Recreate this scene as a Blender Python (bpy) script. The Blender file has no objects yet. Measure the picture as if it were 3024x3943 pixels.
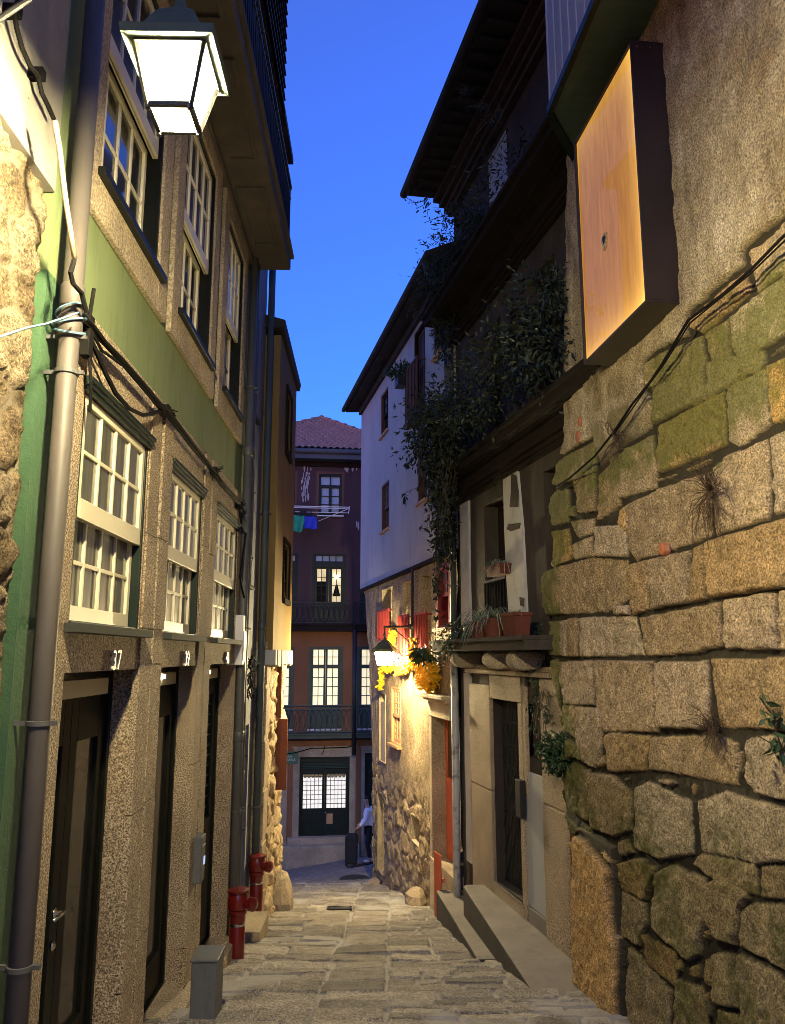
import bpy, math, random
import numpy as np
from mathutils import Vector, Matrix

R = math.radians
random.seed(7)
EYE = 1.55                       # eye height above the paving under the camera
TH = R(10.3)                     # camera looks up the facades a little
CT, ST = math.cos(TH), math.sin(TH)
FPX = 3028.0
scene = bpy.context.scene
COL = scene.collection
WL = {}                          # world location of every empty / part


# ------------------------------------------------------------------ helpers
def ray(px, py):
    dx, dy = (px - 1512.0) / FPX, (1971.5 - py) / FPX
    return Vector((dx, CT - dy * ST, ST + dy * CT))


def D(x, y):
    return (x * 1.8, y * 1.8)


class Fac:
    """A facade plane: u runs along it, z is up, d is the distance in front of it."""
    def __init__(s, ox, oy, tx, ty, side):
        l = math.hypot(tx, ty)
        s.o = Vector((ox, oy)); s.t = Vector((tx / l, ty / l))
        s.n = Vector((ty / l, -tx / l)) * side
        s.side = side

    def P(s, u, z, d=0.0):
        return Vector((s.o.x + s.t.x * u + s.n.x * d, s.o.y + s.t.y * u + s.n.y * d, z))

    def uz(s, p, d=0.0):
        r = ray(*p)
        k = (s.n.dot(s.o) + d) / (s.n.x * r.x + s.n.y * r.y)
        q = Vector((r.x * k, r.y * k))
        return (q - s.o).dot(s.t), r.z * k + EYE

    def u(s, p, d=0.0):
        return s.uz(p, d)[0]

    def z(s, p, d=0.0):
        return s.uz(p, d)[1]


def gz(x, y):
    z = EYE - 1.55 - 0.178 * y
    if y > 17:
        k = min(1, (y - 17) / 5)
        z += 0.15 * (max(-6, min(6, x)) + 0.7) * k
    return z


class MB:
    def __init__(s):
        s.v = []; s.f = []; s.m = []

    def quad(s, a, b, c, d, m=0):
        n = len(s.v); s.v += [Vector(a), Vector(b), Vector(c), Vector(d)]
        s.f.append((n, n + 1, n + 2, n + 3)); s.m.append(m)

    def tri(s, a, b, c, m=0):
        n = len(s.v); s.v += [Vector(a), Vector(b), Vector(c)]
        s.f.append((n, n + 1, n + 2)); s.m.append(m)

    def hexa(s, p, m=0):
        n = len(s.v); s.v += [Vector(q) for q in p]
        for f in ((0, 1, 2, 3), (7, 6, 5, 4), (0, 4, 5, 1), (1, 5, 6, 2), (2, 6, 7, 3), (3, 7, 4, 0)):
            s.f.append(tuple(n + i for i in f)); s.m.append(m)

    def fbox(s, F, u0, u1, z0, z1, d0, d1, m=0):
        s.hexa([F.P(u0, z0, d0), F.P(u1, z0, d0), F.P(u1, z0, d1), F.P(u0, z0, d1),
                F.P(u0, z1, d0), F.P(u1, z1, d0), F.P(u1, z1, d1), F.P(u0, z1, d1)], m)

    def box(s, c, sx, sy, sz, rz=0.0, m=0):
        c = Vector(c); M = Matrix.Rotation(rz, 3, 'Z')
        q = []
        for k in (-.5, .5):
            for a, b in ((-.5, -.5), (.5, -.5), (.5, .5), (-.5, .5)):
                q.append(c + M @ Vector((a * sx, b * sy, k * sz)))
        s.hexa(q, m)

    def bar(s, a, b, w, h=None, m=0):
        a, b = Vector(a), Vector(b); h = h or w
        d = (b - a).normalized()
        x = d.orthogonal().normalized() if abs(d.z) > .99 else d.cross(Vector((0, 0, 1))).normalized()
        y = d.cross(x)
        q = []
        for p in (a, b):
            for i, j in ((-1, -1), (1, -1), (1, 1), (-1, 1)):
                q.append(p + x * i * w / 2 + y * j * h / 2)
        s.hexa(q, m)

    def tube(s, pts, r, n=8, m=0, caps=True):
        pts = [Vector(p) for p in pts]
        rs = r if isinstance(r, (list, tuple)) else [r] * len(pts)
        base = len(s.v); ref = None
        for i, p in enumerate(pts):
            d = (pts[min(i + 1, len(pts) - 1)] - pts[max(i - 1, 0)])
            d = d.normalized() if d.length > 1e-9 else Vector((0, 0, 1))
            if ref is None:
                ref = d.orthogonal().normalized()
            x = (ref - d * ref.dot(d))
            x = x.normalized() if x.length > 1e-6 else d.orthogonal().normalized()
            ref = x; y = d.cross(x)
            for k in range(n):
                a = 2 * math.pi * k / n
                s.v.append(p + (x * math.cos(a) + y * math.sin(a)) * rs[i])
        for i in range(len(pts) - 1):
            for k in range(n):
                a = base + i * n + k; b = base + i * n + (k + 1) % n
                s.f.append((a, b, b + n, a + n)); s.m.append(m)
        if caps:
            s.f.append(tuple(base + k for k in range(n))[::-1]); s.m.append(m)
            e = base + (len(pts) - 1) * n
            s.f.append(tuple(e + k for k in range(n))); s.m.append(m)

    def lathe(s, c, prof, n=16, m=0, axis=None):
        c = Vector(c); az = Vector(axis).normalized() if axis else Vector((0, 0, 1))
        ax = az.orthogonal().normalized(); ay = az.cross(ax)
        base = len(s.v)
        for r, h in prof:
            for k in range(n):
                a = 2 * math.pi * k / n
                s.v.append(c + az * h + (ax * math.cos(a) + ay * math.sin(a)) * r)
        for i in range(len(prof) - 1):
            for k in range(n):
                a = base + i * n + k; b = base + i * n + (k + 1) % n
                s.f.append((a, b, b + n, a + n)); s.m.append(m)
        s.f.append(tuple(base + k for k in range(n))[::-1]); s.m.append(m)
        e = base + (len(prof) - 1) * n
        s.f.append(tuple(e + k for k in range(n))); s.m.append(m)

    def prism(s, F, poly, d0, d1, m=0):
        n = len(s.v); k = len(poly)
        for d in (d0, d1):
            s.v += [F.P(u, z, d) for u, z in poly]
        s.f.append(tuple(range(n, n + k))); s.m.append(m)
        s.f.append(tuple(range(n + 2 * k - 1, n + k - 1, -1))); s.m.append(m)
        for i in range(k):
            j = (i + 1) % k
            s.f.append((n + i, n + k + i, n + k + j, n + j)); s.m.append(m)

    def solid(s, bottom, top, m=0):
        """closed prism between two rings of points"""
        n = len(s.v); k = len(bottom)
        s.v += [Vector(p) for p in bottom] + [Vector(p) for p in top]
        s.f.append(tuple(range(n + k - 1, n - 1, -1))); s.m.append(m)
        s.f.append(tuple(range(n + k, n + 2 * k))); s.m.append(m)
        for i in range(k):
            j = (i + 1) % k
            s.f.append((n + i, n + j, n + k + j, n + k + i)); s.m.append(m)

    def leaf(s, p, d, w, l, up=None, m=0, bend=.25):
        """one bent, pointed leaf"""
        p = Vector(p); d = Vector(d).normalized()
        x = d.cross(up or Vector((random.uniform(-1, 1), random.uniform(-1, 1), random.uniform(-1, 1))))
        x = x.normalized() if x.length > 1e-4 else d.orthogonal().normalized()
        nrm = x.cross(d)
        n = len(s.v)
        a = p; b = p + d * l * .45 + x * w * .5 + nrm * bend * w * .5; c = p + d * l - nrm * bend * l * .35
        e = p + d * l * .45 - x * w * .5 + nrm * bend * w * .5; mid = p + d * l * .5
        s.v += [a, b, c, e, mid]
        s.f += [(n, n + 1, n + 4), (n + 1, n + 2, n + 4), (n + 2, n + 3, n + 4), (n + 3, n, n + 4)]
        s.m += [m] * 4

    def wall(s, F, u0, u1, z0, z1, holes, depth=.25, d=0.0, back=.35, m=0, mr=None, backing=True):
        mr = m if mr is None else mr
        us = sorted({u0, u1} | {h[i] for h in holes for i in (0, 1) if u0 < h[i] < u1})
        zs = sorted({z0, z1} | {h[i] for h in holes for i in (2, 3) if z0 < h[i] < z1})
        for a, b in zip(us, us[1:]):
            for c, e in zip(zs, zs[1:]):
                x, y = (a + b) / 2, (c + e) / 2
                if any(h[0] < x < h[1] and h[2] < y < h[3] for h in holes):
                    continue
                s.quad(F.P(a, c, d), F.P(b, c, d), F.P(b, e, d), F.P(a, e, d), m)
        for h0, h1, h2, h3 in [h[:4] for h in holes]:
            q = d - depth
            s.quad(F.P(h0, h2, d), F.P(h0, h3, d), F.P(h0, h3, q), F.P(h0, h2, q), mr)
            s.quad(F.P(h1, h2, d), F.P(h1, h3, d), F.P(h1, h3, q), F.P(h1, h2, q), mr)
            s.quad(F.P(h0, h3, d), F.P(h1, h3, d), F.P(h1, h3, q), F.P(h0, h3, q), mr)
            s.quad(F.P(h0, h2, d), F.P(h1, h2, d), F.P(h1, h2, q), F.P(h0, h2, q), mr)
            if backing:
                s.quad(F.P(h0, h2, q), F.P(h1, h2, q), F.P(h1, h3, q), F.P(h0, h3, q), mr)
        q = d - back
        s.quad(F.P(u0, z0, d), F.P(u0, z1, d), F.P(u0, z1, q), F.P(u0, z0, q), m)
        s.quad(F.P(u1, z0, d), F.P(u1, z1, d), F.P(u1, z1, q), F.P(u1, z0, q), m)
        s.quad(F.P(u0, z1, d), F.P(u1, z1, d), F.P(u1, z1, q), F.P(u0, z1, q), m)
        s.quad(F.P(u0, z0, d), F.P(u1, z0, d), F.P(u1, z0, q), F.P(u0, z0, q), m)

    def build(s, name, mats, parent=None, smooth=False, bevel=0.0, weld=False):
        me = bpy.data.meshes.new(name)
        off = WL.get(parent.name, Vector((0, 0, 0))) if parent else Vector((0, 0, 0))
        me.from_pydata([tuple(v - off) for v in s.v], [], s.f)
        mats = mats if isinstance(mats, (list, tuple)) else [mats]
        for x in mats:
            me.materials.append(x)
        if len(mats) > 1:
            me.polygons.foreach_set('material_index', s.m)
        if smooth:
            me.polygons.foreach_set('use_smooth', [True] * len(me.polygons))
        me.update()
        ob = bpy.data.objects.new(name, me); COL.objects.link(ob)
        if parent:
            ob.parent = parent
        WL[ob.name] = off
        if bevel:
            b = ob.modifiers.new('bevel', 'BEVEL'); b.width = bevel; b.segments = 2; b.limit_method = 'ANGLE'
        return ob


def tag(o, label=None, cat=None, group=None, kind=None):
    if label: o['label'] = label
    if cat: o['category'] = cat
    if group: o['group'] = group
    if kind: o['kind'] = kind
    return o


def thing(name, label, cat, loc, group=None):
    o = bpy.data.objects.new(name, None); COL.objects.link(o)
    o.location = loc; o.empty_display_size = .2
    WL[o.name] = Vector(loc)
    return tag(o, label, cat, group)


def one(mb, name, mats, label, cat, group=None, **kw):
    return tag(mb.build(name, mats, None, **kw), label, cat, group)


def text_mesh(name, txt, size, depth, mat, parent, M):
    cu = bpy.data.curves.new(name, 'FONT'); cu.body = txt; cu.size = size; cu.extrude = depth
    cu.align_x = 'CENTER'; cu.align_y = 'CENTER'
    tmp = bpy.data.objects.new('tmp', cu); COL.objects.link(tmp)
    dg = bpy.context.evaluated_depsgraph_get()
    me = bpy.data.meshes.new_from_object(tmp.evaluated_get(dg))
    bpy.data.objects.remove(tmp)
    off = WL.get(parent.name, Vector((0, 0, 0)))
    me.transform(Matrix.Translation(-off) @ M)
    me.materials.clear(); me.materials.append(mat)
    ob = bpy.data.objects.new(name, me); COL.objects.link(ob); ob.parent = parent
    WL[ob.name] = off
    return ob


def on_facade(F, u, z, d):
    """matrix putting flat text on a facade, reading left to right for someone facing it"""
    n3 = Vector((F.n.x, F.n.y, 0)); up = Vector((0, 0, 1)); x = up.cross(n3)
    M = Matrix((x, up, n3)).transposed().to_4x4()
    M.translation = F.P(u, z, d)
    return M


# ------------------------------------------------------------------ numpy noise and stonework
def vnoise(x, y, seed=0):
    xi = np.floor(x).astype(np.int64); yi = np.floor(y).astype(np.int64)
    fx = x - xi; fy = y - yi
    fx = fx * fx * (3 - 2 * fx); fy = fy * fy * (3 - 2 * fy)

    def h(a, b):
        n = (a * 374761393 + b * 668265263 + seed * 974634777) & 0xffffffff
        n = ((n ^ (n >> 13)) * 1274126177) & 0xffffffff
        return ((n ^ (n >> 16)) & 0xffff) / 65535.0
    return (h(xi, yi) * (1 - fx) + h(xi + 1, yi) * fx) * (1 - fy) + (h(xi, yi + 1) * (1 - fx) + h(xi + 1, yi + 1) * fx) * fy


def fbm(x, y, o=4, seed=0):
    r = 0; a = .5; t = 0
    for i in range(o):
        r = r + a * vnoise(x * 2 ** i, y * 2 ** i, seed + i * 17); t += a; a *= .5
    return r / t - .5


def poly_inside(poly, X, Z):
    """signed distance to a polygon's outline, positive inside"""
    d = np.full(X.shape, 1e9); ins = np.zeros(X.shape, bool)
    n = len(poly)
    for i in range(n):
        ax, az = poly[i]; bx, bz = poly[(i + 1) % n]
        ex, ez = bx - ax, bz - az
        wx, wz = X - ax, Z - az
        t = np.clip((wx * ex + wz * ez) / (ex * ex + ez * ez + 1e-12), 0, 1)
        d = np.minimum(d, np.hypot(wx - ex * t, wz - ez * t))
        c = ((az > Z) != (bz > Z)) & (X < ex * (Z - az) / (ez if abs(ez) > 1e-12 else 1e-12) + ax)
        ins ^= c
    return np.where(ins, d, -d)


def stones_from_polys(U, Z, polys, warp=.02, ws=6, seed=1):
    wu = U + warp * fbm(U * ws, Z * ws, 3, seed); wz = Z + warp * fbm(U * ws, Z * ws, 3, seed + 50)
    sd = np.full(U.shape, -1.0); idx = np.full(U.shape, -1)
    for i, p in enumerate(polys):
        us = [q[0] for q in p]; zs = [q[1] for q in p]
        m = (wu > min(us) - .05) & (wu < max(us) + .05) & (wz > min(zs) - .05) & (wz < max(zs) + .05)
        if not m.any():
            continue
        s = poly_inside(p, wu[m], wz[m])
        cur = sd[m]; ci = idx[m]; b = s > cur
        cur[b] = s[b]; ci[b] = i; sd[m] = cur; idx[m] = ci
    return sd, idx


def stones_voronoi(U, Z, su, sz, seed=1, warp=.05, ws=3):
    wu = U + warp * 2 * fbm(U * ws, Z * ws, 3, seed); wz = Z + warp * 2 * fbm(U * ws, Z * ws, 3, seed + 50)
    rng = np.random.RandomState(seed)
    gu = np.arange(U.min() - 2 * su, U.max() + 2 * su, su); g_z = np.arange(Z.min() - 2 * sz, Z.max() + 2 * sz, sz)
    pts = []
    for j, b in enumerate(g_z):
        for a in gu:
            pts.append((a + (j % 2) * su * .5 + rng.uniform(-.36, .36) * su, b + rng.uniform(-.34, .34) * sz))
    pts = np.array(pts)
    f1 = np.full(U.shape, 9.0); f2 = np.full(U.shape, 9.0); idx = np.zeros(U.shape, int)
    for i, (a, b) in enumerate(pts):
        m = (abs(wu - a) < 1.9 * su) & (abs(wz - b) < 1.9 * sz)
        if not m.any():
            continue
        d = np.hypot((wu[m] - a) / su, (wz[m] - b) / sz)
        x1 = f1[m]; x2 = f2[m]; xi = idx[m]
        c = d < x1
        x2 = np.where(c, x1, np.minimum(x2, d)); xi = np.where(c, i, xi); x1 = np.minimum(x1, d)
        f1[m] = x1; f2[m] = x2; idx[m] = xi
    return (f2 - f1) * .5 * min(su, sz) - .008, idx


def relief(sd, idx, U, Z, bulge=.05, edge=.04, off=.02, tilt=.04, mortar=-.01, rough=.012, rs=9, seed=3, n=4000):
    rng = np.random.RandomState(seed)
    o = rng.uniform(-off, off, n); tu = rng.uniform(-tilt, tilt, n); tz = rng.uniform(-tilt, tilt, n)
    i = np.clip(idx, 0, n - 1)
    cu = np.zeros(n); cz = np.zeros(n); ct = np.zeros(n)
    np.add.at(cu, i.ravel(), U.ravel()); np.add.at(cz, i.ravel(), Z.ravel()); np.add.at(ct, i.ravel(), 1)
    ct = np.maximum(ct, 1); cu /= ct; cz /= ct
    s = np.maximum(sd, 0)
    prof = np.sqrt(np.clip(1 - (1 - np.clip(s / edge, 0, 1)) ** 2, 0, 1))
    face = bulge + o[i] + tu[i] * (U - cu[i]) + tz[i] * (Z - cz[i])
    h = mortar + prof * np.maximum(face - mortar, .004)
    h = h + rough * fbm(U * rs, Z * rs, 5, seed) * (.35 + .65 * prof) * 2
    rnd = rng.uniform(0, 1, n)[i]
    return h, rnd, 1 - np.clip(prof * 1.6, 0, 1)


def grid_mesh(name, P, attrs, mats, parent=None, smooth=True, keep=None):
    """P: (n, m, 3) world positions"""
    n, m = P.shape[:2]
    off = WL.get(parent.name, Vector((0, 0, 0))) if parent else Vector((0, 0, 0))
    V = P.reshape(-1, 3) - np.array(off)
    ii = np.arange(n * m).reshape(n, m)
    Fq = np.stack([ii[:-1, :-1], ii[:-1, 1:], ii[1:, 1:], ii[1:, :-1]], -1).reshape(-1, 4)
    if keep is not None:
        Fq = Fq[keep.reshape(-1)]
    me = bpy.data.meshes.new(name)
    me.vertices.add(len(V)); me.vertices.foreach_set('co', V.ravel())
    me.loops.add(Fq.size); me.loops.foreach_set('vertex_index', Fq.ravel())
    me.polygons.add(len(Fq)); me.polygons.foreach_set('loop_start', np.arange(0, Fq.size, 4))
    me.polygons.foreach_set('use_smooth', [smooth] * len(Fq))
    me.update(calc_edges=True); me.validate()
    for k, a in attrs.items():
        at = me.attributes.new(k, 'FLOAT', 'POINT'); at.data.foreach_set('value', a.ravel().astype(np.float32))
    for x in (mats if isinstance(mats, list) else [mats]):
        me.materials.append(x)
    ob = bpy.data.objects.new(name, me); COL.objects.link(ob)
    if parent:
        ob.parent = parent
    WL[ob.name] = off
    return ob


def fac_points(F, U, Z, H):
    P = np.zeros(U.shape + (3,))
    P[..., 0] = F.o.x + F.t.x * U + F.n.x * H
    P[..., 1] = F.o.y + F.t.y * U + F.n.y * H
    P[..., 2] = Z
    return P


# ------------------------------------------------------------------ materials
def new_mat(name):
    m = bpy.data.materials.new(name); m.use_nodes = True
    nt = m.node_tree; b = nt.nodes['Principled BSDF']
    return m, nt, b


def N(nt, t, **kw):
    n = nt.nodes.new(t)
    for k, v in kw.items():
        if k in n.inputs.keys():
            n.inputs[k].default_value = v
        else:
            setattr(n, k, v)
    return n


def ramp(nt, src, stops):
    r = nt.nodes.new('ShaderNodeValToRGB')
    el = r.color_ramp.elements
    while len(el) < len(stops):
        el.new(.5)
    for e, (p, c) in zip(el, stops):
        e.position = p; e.color = (*c, 1) if len(c) == 3 else c
    nt.links.new(src, r.inputs['Fac'])
    return r.outputs['Color']


def mixc(nt, fac, a, b, mode='MIX'):
    n = nt.nodes.new('ShaderNodeMix'); n.data_type = 'RGBA'; n.blend_type = mode
    for i, x in (('Factor', fac), ('A', a), ('B', b)):
        sock = [q for q in n.inputs if q.name == i and (q.type == 'RGBA' or i == 'Factor' and q.type == 'VALUE')][0]
        if isinstance(x, (int, float)):
            sock.default_value = x
        elif isinstance(x, tuple):
            sock.default_value = (*x, 1) if len(x) == 3 else x
        else:
            nt.links.new(x, sock)
    return [o for o in n.outputs if o.type == 'RGBA'][0]


def coords(nt, scale=(1, 1, 1)):
    t = nt.nodes.new('ShaderNodeTexCoord'); mp = nt.nodes.new('ShaderNodeMapping')
    mp.inputs['Scale'].default_value = scale
    nt.links.new(t.outputs['Object'], mp.inputs['Vector'])
    return mp.outputs['Vector']


def noise(nt, vec, scale, detail=4, rough=.6):
    n = N(nt, 'ShaderNodeTexNoise'); n.inputs['Scale'].default_value = scale
    n.inputs['Detail'].default_value = detail; n.inputs['Roughness'].default_value = rough
    nt.links.new(vec, n.inputs['Vector'])
    return n.outputs['Fac']


def bump(nt, b, h, strength, dist):
    n = nt.nodes.new('ShaderNodeBump'); n.inputs['Strength'].default_value = strength
    n.inputs['Distance'].default_value = dist
    nt.links.new(h, n.inputs['Height']); nt.links.new(n.outputs['Normal'], b.inputs['Normal'])


def surf(name, c0, c1, rough=.8, sc=3, stretch=(1, 1, 1), c2=None, sc2=20, amt2=.35, bsc=40, bst=.3, bd=.01, spec=.4, metal=0, coat=0):
    """base colour wandering between c0 and c1, blotches of c2, fine bump"""
    m, nt, b = new_mat(name)
    v = coords(nt, stretch)
    col = ramp(nt, noise(nt, v, sc, 5), [(.3, c0), (.7, c1)])
    if c2:
        f = ramp(nt, noise(nt, v, sc2, 6, .7), [(.5, (0, 0, 0)), (.72, (amt2,) * 3)])
        col = mixc(nt, f, col, c2)
    nt.links.new(col, b.inputs['Base Color'])
    b.inputs['Roughness'].default_value = rough; b.inputs['Specular IOR Level'].default_value = spec
    b.inputs['Metallic'].default_value = metal; b.inputs['Coat Weight'].default_value = coat
    b.inputs['Coat Roughness'].default_value = .05
    if bst:
        bump(nt, b, noise(nt, coords(nt), bsc, 5, .65), bst, bd)
    return m


def granite(name, dark, mid, light, tint=None, grain=170, rough=.85):
    m, nt, b = new_mat(name)
    v = coords(nt)
    g = noise(nt, v, grain, 3, .75)
    col = ramp(nt, g, [(.385, dark), (.5, mid), (.62, light)])
    big = ramp(nt, noise(nt, v, 1.6, 5), [(.35, (.72, .70, .66)), (.65, (1.12, 1.08, 1.0))])
    col = mixc(nt, 1.0, col, big, 'MULTIPLY')
    if tint:
        f = ramp(nt, noise(nt, v, 2.7, 6, .7), [(.52, (0, 0, 0)), (.75, (.55,) * 3)])
        col = mixc(nt, f, col, tint)
    nt.links.new(col, b.inputs['Base Color'])
    b.inputs['Roughness'].default_value = rough; b.inputs['Specular IOR Level'].default_value = .35
    s = nt.nodes.new('ShaderNodeMath'); s.operation = 'ADD'
    nt.links.new(noise(nt, v, 85, 4, .7), s.inputs[0]); nt.links.new(noise(nt, v, 14, 4, .6), s.inputs[1])
    bump(nt, b, s.outputs[0], .75, .012)
    return m


def stonework(name, palette, mortar_c, moss_c=(.055, .07, .016), moss_amt=1.0, grain=150, bst=.8, plaster=None):
    """stone relief: per-stone colour from the mesh, bedding mortar and living moss"""
    m, nt, b = new_mat(name)
    v = coords(nt)
    a = N(nt, 'ShaderNodeAttribute', attribute_name='rnd'); mo = N(nt, 'ShaderNodeAttribute', attribute_name='mort')
    ms = N(nt, 'ShaderNodeAttribute', attribute_name='moss')
    k = len(palette)
    base = ramp(nt, a.outputs['Fac'], [(i / max(1, k - 1), c) for i, c in enumerate(palette)])
    sp = ramp(nt, noise(nt, v, grain, 3, .8), [(.36, (.32, .30, .27)), (.5, (.95, .93, .9)), (.63, (1.75, 1.7, 1.6))])
    col = mixc(nt, 1.0, base, sp, 'MULTIPLY')
    blo = ramp(nt, noise(nt, v, 5, 6, .7), [(.35, (.62, .6, .56)), (.62, (1.15, 1.1, 1.02))])
    col = mixc(nt, .8, col, blo, 'MULTIPLY')
    ms_n = nt.nodes.new('ShaderNodeMath'); ms_n.operation = 'MULTIPLY_ADD'
    nt.links.new(noise(nt, v, 7, 6, .72), ms_n.inputs[0]); ms_n.inputs[1].default_value = 2.2
    nt.links.new(ms.outputs['Fac'], ms_n.inputs[2])
    dv = nt.nodes.new('ShaderNodeMath'); dv.operation = 'DIVIDE'; dv.inputs[1].default_value = 2.5
    nt.links.new(ms_n.outputs[0], dv.inputs[0])
    mf = ramp(nt, dv.outputs[0], [(.53, (0, 0, 0)), (.74, (moss_amt,) * 3)])
    mossy = ramp(nt, noise(nt, v, 60, 4, .7), [(.3, tuple(x * .5 for x in moss_c)), (.7, tuple(x * 1.9 for x in moss_c))])
    col = mixc(nt, mf, col, mossy)
    col = mixc(nt, mo.outputs['Fac'], col, mortar_c)
    if plaster:
        pa = N(nt, 'ShaderNodeAttribute', attribute_name='plas')
        pc = ramp(nt, noise(nt, coords(nt, (1.5, 1.5, .7)), 2.6, 7, .7), [(.34, plaster[0]), (.44, plaster[1]), (.55, plaster[2]), (.66, plaster[3])])
        pc = mixc(nt, 1.0, pc, sp, 'MULTIPLY')
        col = mixc(nt, pa.outputs['Fac'], col, pc)
        al = N(nt, 'ShaderNodeAttribute', attribute_name='alga')
        col = mixc(nt, al.outputs['Fac'], col, (.46, .47, .34), 'MULTIPLY')
    nt.links.new(col, b.inputs['Base Color'])
    b.inputs['Roughness'].default_value = .85; b.inputs['Specular IOR Level'].default_value = .3
    s = nt.nodes.new('ShaderNodeMath'); s.operation = 'ADD'
    nt.links.new(noise(nt, v, 48, 5, .75), s.inputs[0]); nt.links.new(noise(nt, v, 15, 5, .65), s.inputs[1])
    bump(nt, b, s.outputs[0], bst, .016)
    return m


def emit(name, c0, c1, strength, sc=3, stretch=(1, 1, 1), coat=0):
    m, nt, b = new_mat(name)
    v = coords(nt, stretch)
    col = ramp(nt, noise(nt, v, sc, 3), [(.3, c0), (.7, c1)])
    nt.links.new(col, b.inputs['Emission Color']); b.inputs['Emission Strength'].default_value = strength
    nt.links.new(col, b.inputs['Base Color']); b.inputs['Roughness'].default_value = .5
    b.inputs['Coat Weight'].default_value = coat; b.inputs['Coat Roughness'].default_value = .02
    return m


def glazing(name, c0, c1, sc=6, stretch=(6, 6, .4), rough=.5):
    """window glass over what hangs just behind it"""
    return surf(name, c0, c1, rough, sc, stretch, coat=1.0, bst=0, spec=.5)


M = {}
M['granite'] = granite('granite', (.10, .075, .05), (.33, .26, .18), (.66, .56, .42), (.22, .135, .075), 92)
M['granite_pale'] = granite('granite_pale', (.22, .185, .13), (.40, .33, .235), (.56, .47, .34), None, 60)
M['green_plaster'] = surf('green_plaster', (.135, .175, .075), (.18, .225, .10), .85, 1.6, (1.6, 1.6, .35), (.09, .115, .055), 5, .5, 90, .12, .004)
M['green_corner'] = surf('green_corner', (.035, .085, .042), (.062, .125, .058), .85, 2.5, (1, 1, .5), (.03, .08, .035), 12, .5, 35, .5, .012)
M['cream'] = surf('cream', (.66, .60, .42), (.74, .68, .50), .45, 2, bst=.05, bsc=60, bd=.002)
M['green_paint'] = surf('green_paint', (.007, .014, .011), (.012, .022, .017), .45, 4, bst=.08, bsc=50, bd=.003, spec=.25)
M['black_paint'] = surf('black_paint', (.004, .005, .004), (.008, .009, .007), .42, 4, bst=.06, bsc=50, bd=.003, spec=.18)
M['curtain'] = glazing('curtain_glass', (.05, .05, .042), (.15, .145, .12), 4)
M['dark_glass'] = glazing('dark_glass', (.006, .007, .007), (.018, .019, .018), 3)
M['blue_curtain'] = glazing('lace_glass', (.20, .24, .28), (.36, .40, .43), 9, (9, 9, 3))
M['pipe'] = surf('pipe_paint', (.068, .058, .05), (.095, .082, .072), .55, 3, (1, 1, .3), (.045, .036, .03), 14, .4, 60, .1, .002)
M['conduit'] = surf('conduit', (.07, .07, .066), (.10, .10, .095), .5, 3, bst=.05)
M['steel'] = surf('steel', (.55, .55, .53), (.65, .65, .62), .25, 5, bst=0, metal=1)
M['iron'] = surf('iron', (.012, .012, .012), (.025, .024, .022), .5, 8, bst=.15, bsc=60, bd=.003)
M['cable'] = surf('cable', (.008, .008, .008), (.014, .013, .012), .8, 8, bst=0, spec=.05)
M['white_plaster'] = surf('white_plaster', (.36, .365, .355), (.43, .435, .425), .9, .9, (1.1, 1.1, .45), (.22, .225, .22), 3, .5, 30, .25, .006)
M['near_plaster'] = surf('near_plaster', (.24, .225, .19), (.31, .29, .25), .9, 2, (1, 1, .6), (.16, .15, .13), 5, .7, 25, .35, .008)
M['patch_plaster'] = surf('patch_plaster', (.46, .44, .40), (.56, .54, .50), .9, 2, (1, 1, .6), (.28, .27, .25), 5, .7, 25, .3, .006)
M['ochre'] = surf('ochre', (.165, .11, .034), (.21, .145, .048), .9, 1.4, (1, 1, .4), (.15, .09, .03), 6, .4, 30, .2, .006)
M['grey_plaster'] = surf('grey_plaster', (.22, .235, .26), (.33, .35, .38), .9, 1.5, (1, 1, .4), bst=.2)
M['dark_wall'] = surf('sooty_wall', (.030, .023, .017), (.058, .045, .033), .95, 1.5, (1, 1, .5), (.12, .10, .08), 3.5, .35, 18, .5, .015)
M['dark_wood'] = surf('sooty_wood', (.013, .010, .008), (.026, .020, .016), .9, 2, (1, 1, 12), (.02, .016, .014), 10, .5, 40, .3, .005, spec=.1)
M['slate'] = surf('slate_sill', (.035, .038, .033), (.05, .053, .046), .8, 4, bst=.15, spec=.15)
M['brown_door'] = surf('brown_panel', (.07, .030, .014), (.11, .048, .022), .6, 3, (3, 3, .5), bst=.15)
M['orange_plaster'] = surf('orange_plaster', (.20, .088, .034), (.28, .125, .052), .9, 1.6, (1, 1, .5), (.20, .08, .035), 7, .4, 30, .2, .006)
M['gutter'] = surf('gutter_paint', (.045, .06, .065), (.065, .08, .085), .6, 3, bst=.1)
M['fascia_green'] = surf('fascia_green', (.045, .065, .042), (.065, .09, .06), .6, 3, bst=.1)
M['red_paint'] = surf('hydrant_red', (.11, .007, .007), (.16, .009, .008), .28, 5, (1, 1, 1), (.07, .008, .006), 8, .5, 30, .08, .003, coat=.6)
M['red_wood'] = surf('red_wood', (.20, .024, .018), (.27, .034, .026), .6, 4, bst=.1)
M['orange_door'] = surf('orange_door', (.52, .11, .045), (.60, .14, .06), .5, 3, (3, 3, .4), bst=.1)
M['terracotta'] = surf('terracotta', (.10, .026, .014), (.15, .042, .022), .85, 6, bst=.2)
M['tile'] = surf('roof_tile', (.24, .125, .085), (.40, .23, .165), .85, 9, (1, 1, 1), (.14, .09, .07), 4, .6, 60, .25, .006)
M['dirty_stone'] = surf('dirty_stone', (.03, .026, .02), (.06, .052, .04), .95, 3, (1, 1, 1), (.03, .03, .018), 5, .7, 35, .5, .01)
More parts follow.
